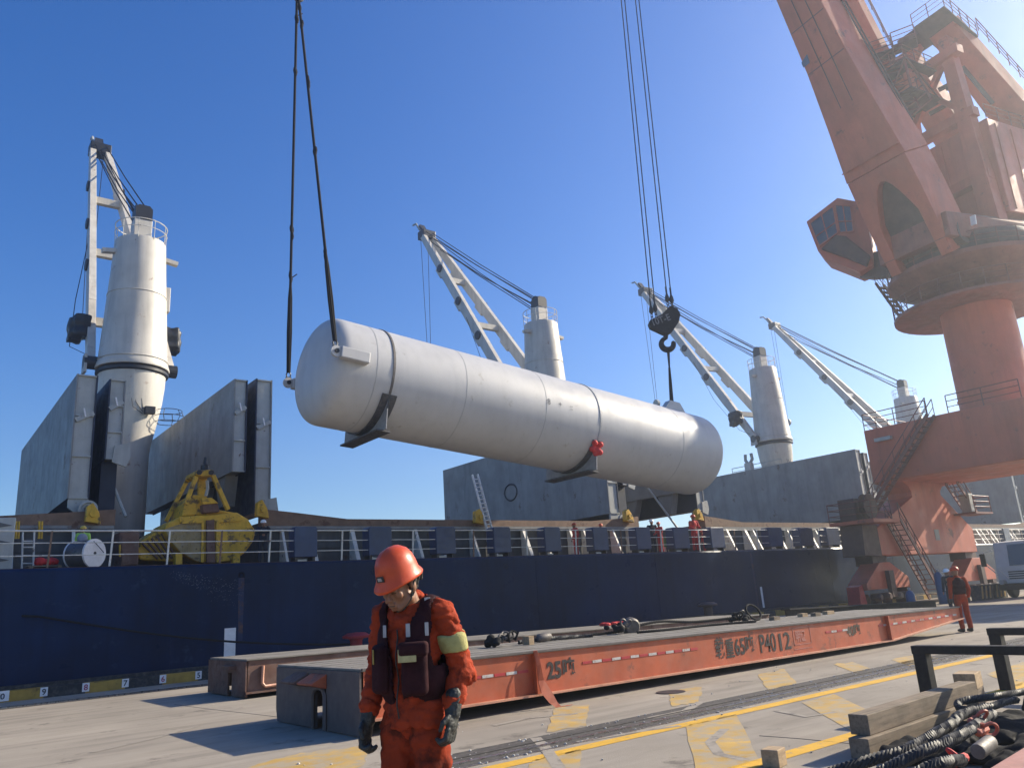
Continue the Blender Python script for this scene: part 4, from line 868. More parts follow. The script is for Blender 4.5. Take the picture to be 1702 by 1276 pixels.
# access tower of ladders and landings between the boom and the king post
nv = Vector((0.942, 0.336, 0))
def vp(px, py, du=2.2):
    P0 = G(du, 0, 0); d = ray(px, py); return CP + d * ((P0 - CP).dot(nv) / d.dot(nv))
at_ = MB().beam(vp(1454, 98), vp(1506, 200), 0.13, 0.13).build('access_tower', mGanR, ga)
for a_, b_ in (((1480, 90), (1530, 180)), ((1500, 82), (1548, 165))): MB().beam(vp(*a_), vp(*b_), 0.12, 0.12).build('tower_post', mGanR, at_)
for k in range(8):
    t_ = k / 7; p_ = vp(1454 + 52 * t_, 98 + 102 * t_); q_ = vp(1480 + 50 * t_, 90 + 90 * t_); r_ = vp(1500 + 48 * t_, 82 + 83 * t_)
    MB().beam(p_, q_, 0.09, 0.09).build('tower_bar', mGanR, at_); MB().beam(q_, r_, 0.08, 0.08).build('tower_bar', mGanR, at_)
    if k < 7: 
        t2 = (k + 1) / 7; MB().beam(p_, vp(1480 + 50 * t2, 90 + 90 * t2), 0.07, 0.07).build('tower_brace', mGanR, at_)
for (a_, b_) in (((1450, 100), (1486, 88)), ((1470, 135), (1508, 120)), ((1490, 172), (1528, 157)), ((1486, 84), (1524, 70))):
    p_, q_ = vp(*a_), vp(*b_); MB().beam(p_, q_, 1.1, 0.08).build('landing', mGanD, at_)
    for s_ in (-0.5, 0.5): railing([p_ - nv * s_, q_ - nv * s_], at_, h=1.0, post=0.7, r=0.035)
for (a_, b_) in (((1588, 118), (1575, 150)), ((1600, 112), (1650, 172)), ((1560, 150), (1596, 132)), ((1545, 190), (1600, 160))): MB().beam(vp(*a_, -0.6), vp(*b_, -0.6), 0.22, 0.22).build('lattice_bar', mGanD, ga)
for dz in (0.0, 0.35): MB().tube([bo(27, 1.75, -1.1 - dz), bo(36, 1.25, -0.95 - dz), bo(47, 0.95, -0.8 - dz)], 0.05, 5).build('cable_pipe', mGanD, boom)
railing([bo(27, 1.7, -1.25), bo(36, 1.2, -1.0), bo(47, 0.9, -0.85)], boom, h=0.8, post=1.8, r=0.025)
# operator's cab with windows
def cb(px, py, dn=0.0):                 # point of the cab's mid plane (faces the camera), pushed dn metres back
    n_ = Vector((0.942, 0.336, 0)); P0 = GO + Vector((-2.2, 5.6, 0)); d = ray(px, py)
    p = CP + d * ((P0 - CP).dot(n_) / d.dot(n_)); return p + n_ * dn
cabpoly = [(1346, 377), (1397, 338), (1438, 346), (1447, 385), (1455, 425), (1456, 449), (1432, 459), (1376, 437), (1365, 425)]
cabp = [cb(x, y, -1.0) for x, y in cabpoly]
cab = MB().prism(cabp, Vector((0.942, 0.336, 0)) * 2.2).build('operator_cab', mGan, ga, bevel=0.04)
for q in ([(1352, 380), (1390, 352), (1398, 396), (1367, 418)], [(1393, 350), (1419, 352), (1424, 394), (1401, 396)]):
    p_ = [cb(x, y, -1.04) for x, y in q]
    wdw = MB().prism(p_, Vector((0.942, 0.336, 0)) * 0.05).build('window', mGlass, cab)
    MB().beam(p_[0].lerp(p_[1], .5), p_[3].lerp(p_[2], .5), 0.07, 0.1, Vector((0.942, 0.336, 0))).build('window_frame', mGan, cab)
    MB().beam(p_[0].lerp(p_[3], .6), p_[1].lerp(p_[2], .6), 0.05, 0.1, Vector((0.942, 0.336, 0))).build('window_frame', mGan, cab)
    for i in range(4): MB().beam(p_[i], p_[(i + 1) % 4], 0.09, 0.1, Vector((0.942, 0.336, 0))).build('window_frame', mGan, cab)
MB().prism([cb(x, y, -1.35) for x, y in ((1372, 424), (1396, 402), (1412, 404), (1452, 436), (1446, 452), (1412, 438))], Vector((0.942, 0.336, 0)) * 0.34).build('cab_floor_frame', mGanD, cab, bevel=0.03)
MB().beam(cb(1440, 440, 0.5), G(2.5, -1.5, 20.3), 1.3, 1.6).build('cab_arm', mGanD, ga)
railing([cb(1449, 402, 0.4), cb(1462, 398, 0.6)], cab, h=1.3, post=0.6)

# ================================================================== ROLL TRAILERS
TZ0, TZ1 = 0.90, 0.70            # deck height at the near and the far end
def tz(x, a=TZ0, b=TZ1, x0=5.35, x1=23.9): return a + (b - a) * (x - x0) / (x1 - x0)
tr = thing('roll_trailer', 'long orange roll trailer with black lettering on its side', 'trailer', (15, 12.2, 0), 'flat roll trailers lying on the quay')
xa, xb, ya, yb = 5.40, 23.9, 10.68, 13.75
XT = 19.9
dk = MB().prism([(xa, ya - 0.03, tz(xa) - 0.035), (xb, ya - 0.03, tz(xb) - 0.035), (xb, ya - 0.03, tz(xb)), (xa, ya - 0.03, tz(xa))], (0, yb - ya + 0.06, 0)).build('deck_plate', mTrlTop, tr, bevel=0.006)
# plank seams of the deck
for k in range(1, 6):
    y = ya + (yb - ya) * k / 6
    MB().prism([(xa + 0.1, y - 0.012, tz(xa + .1) + 0.001), (xb, y - 0.012, tz(xb) + 0.001), (xb, y - 0.012, tz(xb) + 0.006), (xa + 0.1, y - 0.012, tz(xa + .1) + 0.006)], (0, 0.024, 0)).build('deck_seam', mTrlTop, dk)
def side(y, name, mat):
    lo = [(xa, 0.23), (XT, 0.13), (xb, 0.40)]; hi = [(xb, tz(xb) - 0.036), (xa, tz(xa) - 0.036)]
    s_ = MB().prism([(x, y, z) for x, z in lo + hi], (0, 0.05, 0)).build(name, mat, tr)
    return s_
sd = side(ya, 'side_beam', mTrl); side(yb - 0.05, 'side_beam', mTrl)
mFl = M('lit_flange', (0.50, 0.24, 0.15), 0.5, var=0.3, scale=3)  # sunlight on the flange is put into this paler colour
MB().prism([(xa, ya - 0.10, 0.20), (XT, ya - 0.10, 0.10), (XT, ya - 0.10, 0.13), (xa, ya - 0.10, 0.23)], (0, 0.2, 0)).build('bottom_flange', mFl, sd)
MB().prism([(XT, ya - 0.10, 0.10), (xb, ya - 0.10, 0.37), (xb, ya - 0.10, 0.40), (XT, ya - 0.10, 0.13)], (0, 0.2, 0)).build('bottom_flange', mFl, sd)
MB().prism([(xa, ya - 0.045, tz(xa) - 0.02), (xb, ya - 0.045, tz(xb) - 0.02), (xb, ya - 0.045, tz(xb) + 0.008), (xa, ya - 0.045, tz(xa) + 0.008)], (0, 0.05, 0)).build('top_flange', mSteel, sd)
for y in (11.5, 12.8): MB().prism([(xa + 0.2, y, 0.25), (XT, y, 0.15), (xb, y, 0.42), (xb, y, tz(xb) - 0.04), (xa + .2, y, tz(xa) - 0.04)], (0, 0.1, 0)).build('inner_beam', mTrl2, tr)
# side stiffeners (posts proud of the web), bent torn strap
for x in (8.52, XT - 0.05): MB().box(x - 0.035, x + 0.035, ya - 0.09, ya - 0.001, 0.24 - 0.009 * (x - 5.4), tz(x) - 0.04).build('stiffener', mTrl, sd)
# retro-reflective tape pieces: red and white in turn
x = 7.0; k = 0
while x < 23.5:
    zc = 0.60 - 0.0085 * (x - 7.3) if x < XT else 0.60 - 0.0085 * (x - 7.3) + 0.01 * (x - XT)
    if not (8.3 < x < 9.55 or 12.6 < x < 17.0 or 18.0 < x < 19.4):
        L_ = 0.21
        MB().box(x, x + L_, ya - 0.008, ya - 0.002, zc - 0.022 - 0.02 * (x < 9), zc + 0.022 - 0.02 * (x < 9)).build('tape_piece', mTape if k % 2 == 0 else mTapeR, sd)
    x += 0.235; k += 1
tx = (1, 0, -0.0095)
def lay(s, px, px2, py, h, mat=None, bold=0.012):
    p = aty(px, py, ya); q = aty(px2, py, ya); me = text_mesh(s, h, bold)
    x0 = min(v.co.x for v in me.vertices); x1 = max(v.co.x for v in me.vertices); y0_ = min(v.co.y for v in me.vertices)
    for v in me.vertices: v.co.x = (v.co.x - x0) * (q.x - p.x) / (x1 - x0); v.co.y -= y0_
    return place_text('lettering', me, mat or mInk, sd, (p.x, ya - 0.004, p.z), tx, (0, 0, 1))
mStn = M('stencil_black', (0.028, 0.022, 0.022), 0.75, var=0.4, scale=10)
lay('25', 910, 934, 1129, 0.36, mStn); lay('吨', 936, 957, 1126, 0.33, mStn, 0.008)
lay('载', 1191, 1206, 1095, 0.42, mStn, 0.008); lay('重', 1208, 1222, 1093, 0.40, mStn, 0.008); lay('65', 1223, 1240, 1089, 0.44, mStn, 0.010); lay('吨', 1241, 1255, 1087, 0.40, mStn, 0.008)
lay('P40', 1265, 1292, 1085, 0.52, mStn, 0.006); lay('1', 1297, 1301, 1081, 0.50, mStn, 0.006); lay('2', 1305, 1316, 1079, 0.50, mStn, 0.006)
lay('40吨', 1409, 1432, 1059, 0.30, M('faded_stencil', (0.075, 0.05, 0.03), 0.75, var=0.4), 0.01)
mPk = M('faded_pink_print', (0.45, 0.19, 0.15), 0.7, var=0.2)
lay('明证', 1324, 1340, 1067, 0.26, mPk, 0.004)
pb = aty(1322, 1072, ya)
for (dx, dz, w_, h_) in ((-0.03, 0, 0.015, 0.36), (0.62, 0, 0.015, 0.36), (-0.03, 0.0, 0.66, 0.012), (-0.03, 0.35, 0.66, 0.012), (-0.05, -0.09, 0.70, 0.012)):
    MB().box(pb.x + dx, pb.x + dx + w_, ya - 0.006, ya - 0.003, pb.z + dz, pb.z + dz + h_).build('print_frame', mPk, sd)
# torn orange strap hanging over the side
sx_ = 8.50
p = [(sx_, ya - 0.06, tz(8.5) + 0.01), (sx_ + .01, ya - 0.11, 0.66), (sx_ + .02, ya - 0.13, 0.42), (sx_ + .06, ya - 0.20, 0.24), (sx_ + .13, ya - 0.27, 0.08), (sx_ + .18, ya - 0.33, 0.01), (sx_ + .42, ya - 0.36, 0.012)]
sm = MB(); wd_ = [0.03, 0.035, 0.05, 0.10, 0.07, 0.05, 0.03]
vs = []; fs = []
for (q_, ww) in zip(p, wd_): vs += [(q_[0] - ww, q_[1], q_[2]), (q_[0] + ww, q_[1] - 0.02, q_[2] + 0.005), (q_[0] + ww, q_[1] - 0.035, q_[2]), (q_[0] - ww, q_[1] - 0.015, q_[2] - 0.005)]
for i in range(len(p) - 1):
    for j in range(4): fs.append((i * 4 + j, i * 4 + (j + 1) % 4, i * 4 + 4 + (j + 1) % 4, i * 4 + 4 + j))
fs += [(0, 1, 2, 3), tuple(range(len(vs) - 4, len(vs)))]
solo(sm.add(vs, fs), 'torn_strap', mTrl, 'torn orange strap hanging over the trailer side onto the concrete', 'strap', loc=(8.65, ya - 0.3, 0))
# end wall of the trailer: plate, slotted gooseneck socket, bent hoods
en = MB()
en.prism([(xa - 0.03, ya, 0.02), (xa - 0.03, ya, tz(xa) - 0.037), (xa - 0.03, 11.78, tz(xa) - 0.037), (xa - 0.03, 11.78, 0.02)], (0.06, 0, 0))
ew = en.build('end_plate', mTrlEnd, tr)
MB().prism([(xa - 0.03, 12.22, 0.02), (xa - 0.03, 12.22, tz(xa) - 0.037), (xa - 0.03, yb, tz(xa) - 0.037), (xa - 0.03, yb, 0.2), (xa - 0.03, yb - 0.06, 0.02)], (0.06, 0, 0)).build('end_plate', mTrlEnd, tr)
MB().prism([(xa - 0.03, 11.78, 0.60), (xa - 0.03, 11.78, tz(xa) - 0.037), (xa - 0.03, 12.22, tz(xa) - 0.037), (xa - 0.03, 12.22, 0.60)], (0.06, 0, 0)).build('end_plate', mTrlEnd, tr)
MB().box(xa + 0.25, xa + 0.3, 11.6, 12.4, 0.03, 0.7).build('socket_back', mCrD, tr)
sk = MB()
ring_ = [(11.78, 0.02), (11.78, 0.50), (11.84, 0.58), (12.0, 0.61), (12.16, 0.58), (12.22, 0.50), (12.22, 0.02)]
sk.tube([(xa - 0.05, y, z) for y, z in ring_], 0.035, 6).build('socket_rim', mTrlEnd, ew, smooth=True)
for y, m_ in ((12.05, mTrl), (12.72, mTrl2)):
    MB().prism([(xa - 0.26, y - 0.26, tz(xa) - 0.24), (xa - 0.26, y - 0.26, tz(xa) - 0.21), (xa - 0.03, y - 0.30, tz(xa) - 0.09), (xa - 0.03, y - 0.30, tz(xa) - 0.30)], (0, 0.55, 0)).build('bent_hood', m_, ew, bevel=0.01)
# second, rusty trailer behind
t2 = thing('roll_trailer', 'rusty brown roll trailer lying behind the orange one by the quay edge', 'trailer', (16, 19.4, 0), 'flat roll trailers lying on the quay')
def tz2(x): return 0.82 - 0.012 * (x - 6.4)
xa, xb, ya2, yb2 = 6.42, 25.6, 18.15, 20.75
MB().prism([(xa, ya2, tz2(xa) - 0.04), (xb, ya2, tz2(xb) - 0.04), (xb, ya2, tz2(xb)), (xa, ya2, tz2(xa))], (0, yb2 - ya2, 0)).build('deck_plate', mTrlTop, t2, bevel=0.006)
for y in (ya2, yb2 - 0.05): MB().prism([(xa, y, 0.12), (21, y, 0.05), (xb, y, 0.3), (xb, y, tz2(xb) - 0.041), (xa, y, tz2(xa) - 0.041)], (0, 0.05, 0)).build('side_beam', mTrl2, t2)
MB().prism([(xa - 0.03, ya2 - 0.06, 0.10), (xa - 0.03, ya2 - 0.06, 0.14), (xb - 4, ya2 - 0.06, 0.07), (xb - 4, ya2 - 0.06, 0.03)], (0, 0.12, 0)).build('bottom_flange', mTrl2, t2)
MB().prism([(xa - 0.03, ya2 - 0.05, tz2(xa) - 0.02), (xb, ya2 - 0.05, tz2(xb) - 0.02), (xb, ya2 - 0.05, tz2(xb) + 0.004), (xa - 0.03, ya2 - 0.05, tz2(xa) + 0.004)], (0, 0.04, 0)).build('top_flange', mTrlTop, t2)
for (a, b, c_, d) in ((ya2, 19.05, 0.03, tz2(xa) - 0.042), (19.32, yb2, 0.03, tz2(xa) - 0.042), (19.05, 19.32, 0.52, tz2(xa) - 0.042)):
    MB().box(xa - 0.03, xa + 0.02, a, b, c_, d).build('end_plate', mTrl2, t2)
MB().box(xa + 0.15, xa + 0.2, 18.9, 19.5, 0.04, 0.6).build('socket_back', mCrD, t2)
MB().box(xa - 0.2, xa - 0.032, 18.75, 19.45, 0.6, 0.68).build('bent_hood', mTrl2, t2)
MB().tube([(xa + 0.35, ya2 - 0.03, 0.66), (xa + 0.33, ya2 - 0.04, 0.3), (xa + 0.4, ya2 - 0.04, 0.22), (xa + 1.2, ya2 - 0.04, 0.24), (xa + 1.28, ya2 - 0.04, 0.34), (xa + 1.22, ya2 - 0.03, 0.62)], 0.035, 6).build('hook_rim', mFl, t2, smooth=True)
# dark I-beam lying beyond
ib = thing('steel_beam', 'dark steel beam lying across the quay behind the trailer deck', 'beam', (30, 17, 0))
a0, b0 = Vector((25.4, 17.3, 0.55)), Vector((35.3, 16.7, 0.3))
for dz, h_, w_ in ((-0.18, 0.05, 0.4), (0, 0.34, 0.06), (0.18, 0.05, 0.4)):
    MB().beam(a0 + Vector((0, 0, dz)), b0 + Vector((0, 0, dz)), w_, h_).build('flange' if dz else 'web', mBlack, ib)
for t_ in (0.05, 0.95):
    q = a0.lerp(b0, t_); solo(MB().box(q.x - 0.25, q.x + 0.25, q.y - 0.4, q.y + 0.4, 0, q.z - 0.206), 'timber_block', mTimber, ('timber block under the near end of the dark steel beam', 'timber block under the far end of the dark steel beam')[t_ > 0.5], 'block', 'timber blocks on the quay')
# ================================================================== ON THE SHIP'S DECK: grab, cable drum, ladders
gy = 28.6
def gp(px, py, dy=0.0): return aty(px, py, gy + dy)
gb = thing('grab_bucket', 'yellow clamshell grab bucket standing on the ship deck', 'grab bucket', (gp(345, 930).x, gy + 1, DZ))
shell = [(300, 858), (395, 851), (413, 862), (426, 882), (421, 900), (408, 918), (388, 932), (330, 934), (303, 920), (284, 902), (272, 878), (280, 868)]
sh = MB().prism([gp(x, y) for x, y in shell], (0, 2.0, 0)).build('shell', mYelB, gb, bevel=0.08)
MB().prism([gp(x, y, -0.03) for x, y in [(301, 870), (338, 869), (338, 934), (326, 932), (300, 917), (284, 899), (274, 879)]], (0, 0.05, 0)).build('wear_plate', mYelBd, sh, bevel=0.02)
MB().prism([gp(x, y, -0.03) for x, y in [(362, 868), (398, 866), (402, 862), (414, 866), (424, 882), (419, 898), (406, 916), (388, 930), (362, 934)]], (0, 0.05, 0)).build('wear_plate', mYelB, sh, bevel=0.02)
MB().prism([gp(x, y, -0.12) for x, y in [(344, 864), (356, 864), (358, 934), (344, 934)]], (0, 0.15, 0)).build('centre_rib', mTrl2, sh)
for a, b in (((301, 868), (337, 867)), ((362, 866), (398, 864)), ((361, 866), (361, 934)), ((337, 867), (336, 934)), ((301, 868), (300, 858))):
    MB().beam(gp(*a, -0.06), gp(*b, -0.06), 0.08, 0.07, (0, 1, 0)).build('edge_rib', mYelB, sh)
jaw = MB().prism([gp(x, y, 0.5) for x, y in [(282, 872), (262, 880), (236, 897), (228, 915), (232, 930), (300, 934), (310, 900)]], (0, 1.6, 0)).build('open_jaw', mYelB, gb, bevel=0.06)
for k in range(5): MB().beam(gp(236 + 8 * k, 900 - 4 * k + 2, 0.44), gp(262 + 8 * k, 928, 0.44), 0.05, 0.1, (0, 1, 0)).build('jaw_rib', mTrl2, jaw)
for x in (297, 393): MB().prism([gp(x - 5, 918, -0.15), gp(x + 6, 918, -0.15), gp(x + 6, 940, -0.15), gp(x - 5, 940, -0.15)], (0, 0.3, 0)).build('foot', mYelB, gb)
MB().prism([gp(x, y, 0.2) for x, y in [(302, 858), (306, 838), (318, 822), (342, 822), (350, 836), (360, 846), (395, 852)]], (0, 1.5, 0)).build('upper_housing', mYelB, gb, bevel=0.06)
MB().prism([gp(x, y, -0.1) for x, y in [(336, 838), (362, 836), (366, 850), (338, 852)]], (0, 0.8, 0)).build('sheave_box', mTrl2, gb, bevel=0.03)
MB().prism([gp(x, y, -0.14) for x, y in [(334, 828), (352, 826), (364, 836), (338, 838)]], (0, 0.9, 0)).build('box_lid', mYelB, gb, bevel=0.03)
for (a, b, w_, dy) in (((326, 792), (308, 838), 0.14, -0.2), ((354, 790), (379, 847), 0.14, -0.2), ((310, 800), (276, 866), 0.13, 1.4), ((332, 790), (310, 800), 0.13, 1.2), ((336, 790), (336, 826), 0.3, 0.5)):
    MB().beam(gp(*a, dy), gp(*b, dy), w_, 0.16, (0, 1, 0)).build('strut', mYelB, gb, bevel=0.01)
hd = MB().prism([gp(x, y, -0.3) for x, y in [(327, 781), (354, 780), (356, 788), (352, 791), (330, 791), (325, 788)]], (0, 1.3, 0)).build('head', mYelB, gb, bevel=0.03)
for x in (331, 351): MB().lathe(gp(x, 785, -0.32), [(0.09, 0), (0.09, 0.04), (0, 0.04)], 12, (0, -1, 0)).build('pin', mCrD, hd)
MB().lathe(gp(341, 778, 0.3), [(0.12, -0.2), (0.16, -0.1), (0.16, 0.1), (0.08, 0.16), (0.05, 0.4), (0.0, 0.42)], 10).build('swivel', mCrD, hd)
MB().tube([gp(344, 798, 0), gp(345, 812, 0), gp(342, 824, 0)], 0.06, 5).build('chain', mHatchE, gb)
# red brown box and yellow ladder frame next to it
bxm = thing('steel_cabinet', 'rusty red brown steel cabinet on deck left of the yellow grab', 'cabinet', (aty(212, 930, 28.4).x, 28.6, DZ))
MB().prism([aty(198, 884, 28.4), aty(232, 882, 28.4), aty(230, 938, 28.4), aty(200, 940, 28.4)], (0, 0.9, 0)).build('body', mTrl2, bxm, bevel=0.03)
MB().prism([aty(203, 890, 28.36), aty(212, 890, 28.36), aty(212, 934, 28.36), aty(203, 934, 28.36)], (0, 0.03, 0)).build('door', mTrl2, bxm)
MB().tube([aty(199, 905, 28.3), aty(199, 925, 28.3)], 0.03, 5).build('handle', mYelB, bxm)
# cable drum
dc = Vector((aty(124, 925, 27.9).x, 27.9, DZ + 0.46)); de = Vector((aty(156, 925, 27.3).x, 27.3, DZ + 0.46))
ax = (de - dc); Ln = ax.length
dr = thing('cable_drum', 'dark cable drum with a white end disc lying on deck behind the railing', 'cable drum', (dc.x + 0.4, 27.6, DZ))
MB().lathe(dc, [(0.40, 0.03), (0.40, Ln - 0.03)], 28, ax).build('cable_winding', mDrum, dr, smooth=True)
MB().lathe(dc, [(0.43, -0.02), (0.43, 0.03), (0.1, 0.03)], 28, ax).build('end_disc', mWhiteP, dr, smooth=True)
dd = MB().lathe(de, [(0.44, -0.03), (0.44, 0.03), (0.0, 0.03)], 28, ax).build('end_disc', mWhiteP, dr, smooth=True)
MB().lathe(de + ax.normalized() * 0.03, [(0.05, 0), (0.05, 0.012), (0, 0.012)], 12, ax).build('axle_hole', mCrD, dd)
MB().tube([de + Vector((-0.05, -0.08, 0.36)), de + Vector((0.1, -0.06, 0.2)), de + Vector((0.28, 0.06, 0.02))], 0.012, 5).build('loose_cable_end', mCrD, dr)
MB().lathe(dc, [(0.415, 0.02), (0.42, 0.05), (0.42, Ln - 0.1), (0.40, Ln - 0.06)], 28, ax).build('plastic_wrap', M('pale_wrap', (0.07, 0.07, 0.075), 0.35, var=0.2), dr, smooth=True)
# small deck ladder with yellow grab posts, red bag on a pallet
lt = thing('deck_ladder', 'short grey ladder with four yellow grab posts against the coaming', 'ladder', (aty(48, 940, 28.9).x, 28.9, DZ))
for x in (27, 31.5, 65.5, 70): MB().tube([aty(x - 1, 895, 28.9), aty(x, 866, 28.9)], 0.035, 6).build('grab_post', mYelB, lt)
for x in (37, 56): MB().tube([aty(x - 1, 946, 28.7), aty(x + 1, 884, 28.9)], 0.03, 6).build('ladder_rail', mRailW, lt)
for y in (899, 909, 923, 936): MB().tube([aty(36.5, y, 28.78), aty(56.5, y, 28.78)], 0.022, 5).build('rung', mRailW, lt)
pc = aty(76, 932, 28.0)
pl = thing('deck_pallet', 'small timber pallet on deck left of the cable drum', 'pallet', (pc.x, 28.0, DZ))
for k in range(4): MB().box(pc.x - 0.5, pc.x + 0.4, 27.7 + 0.18 * k, 27.82 + 0.18 * k, DZ + 0.13, DZ + 0.16).build('board', mTimber, pl)
for dx in (-0.45, 0.3): MB().box(pc.x + dx, pc.x + dx + 0.1, 27.7, 28.36, DZ + 0.02, DZ + 0.13).build('bearer', mTimber, pl)
bg = MB(); 
for k in range(7): bg.ell((pc.x + random.uniform(-.22, .22), 28.0 + random.uniform(-.1, .1), DZ + 0.27 + random.uniform(-.03, .08)), 0.16, 0.14, 0.11, n=8)
rb = thing('red_bag', 'red bag lying on the pallet left of the cable drum', 'bag', (pc.x, 28, DZ + 0.17))
o = link('bag_body', remesh(bg, 0.03, 2), mRed, rb)
for v in o.data.vertices: v.co -= Vector((pc.x, 28, DZ + 0.17))
# aluminium ladder leaning against the hatch
L0, L1, L2, L3 = aty(818, 903, 28.2), aty(785, 789, 29.9), aty(826, 902, 28.2), aty(794, 788, 29.9)
lad = thing('leaning_ladder', 'long aluminium ladder leaning against the hatch coaming', 'ladder', (L0.x, 28.2, DZ))
for a, b in ((L0, L1), (L2, L3)): MB().beam(a - Vector((0, 0, 0.3)), b, 0.06, 0.09, (0, 1, 0)).build('ladder_rail', mRailW, lad)
for k in range(16):
    t_ = 0.02 + k / 16.5; MB().tube([L0.lerp(L1, t_), L2.lerp(L3, t_)], 0.025, 5).build('rung', mRailW, lad)
# green machine on deck, vent at the left edge
gc = aty(1110, 905, 27.9)
gm = thing('green_pump', 'small green pump on deck beside the workers', 'pump', (gc.x, 27.9, DZ))
MB().box(gc.x - 0.35, gc.x + 0.3, 27.7, 28.2, DZ + 0.35, DZ + 0.85).build('pump_body', mGreen, gm, bevel=0.05)
for dx in (-0.3, 0.25): MB().box(gc.x + dx - 0.03, gc.x + dx + 0.03, 27.8, 28.1, DZ + 0.01, DZ + 0.35).build('leg', mRailW, gm)
vx_ = aty(2, 920, 27.6).x
vt = thing('deck_vent', 'pale grey steel vent box cut by the left edge of the photo', 'vent', (vx_ - 0.4, 27.8, DZ))
MB().box(vx_ - 0.9, vx_ + 0.28, 27.5, 28.3, DZ + 0.01, DZ + 1.55).build('casing', mHatchE, vt, bevel=0.03)
for k in range(3): MB().prism([(vx_ - 0.5, 27.48, DZ + 0.2 + 0.5 * k), (vx_ + 0.2, 27.48, DZ + 0.32 + 0.5 * k), (vx_ - 0.5, 27.48, DZ + 0.5 + 0.5 * k)], (0, 0.03, 0)).build('louvre', mCoam, vt)

# mast-like winch on the far hatch, with small rails
wp = atx(1243, 760, 55.9)
vw = thing('deck_winch', 'small pale winch head and railing behind the hatch panel left of the third crane', 'winch', (55.9 + 1.2, wp.y, 10.8))
q = Vector((57.6, wp.y * 57.6 / 55.9, 10.3))
MB().beam(q, q + Vector((0, 0, 1.4)), 0.6, 0.5).build('post', mCrW, vw)
for s_ in (-1, 1): MB().tube([q + Vector((0, 0, 1.2)), q + Vector((0.1, 0.35 * s_, 1.7)), q + Vector((0.1, 0.3 * s_, 2.2))], 0.14, 6).build('horn', mHatchE, vw)
railing([q + Vector((0, 1.8, 0.2)), q + Vector((0, -3.2, 0.2))], vw, h=1.0, post=1.3, mat=mHatchE)

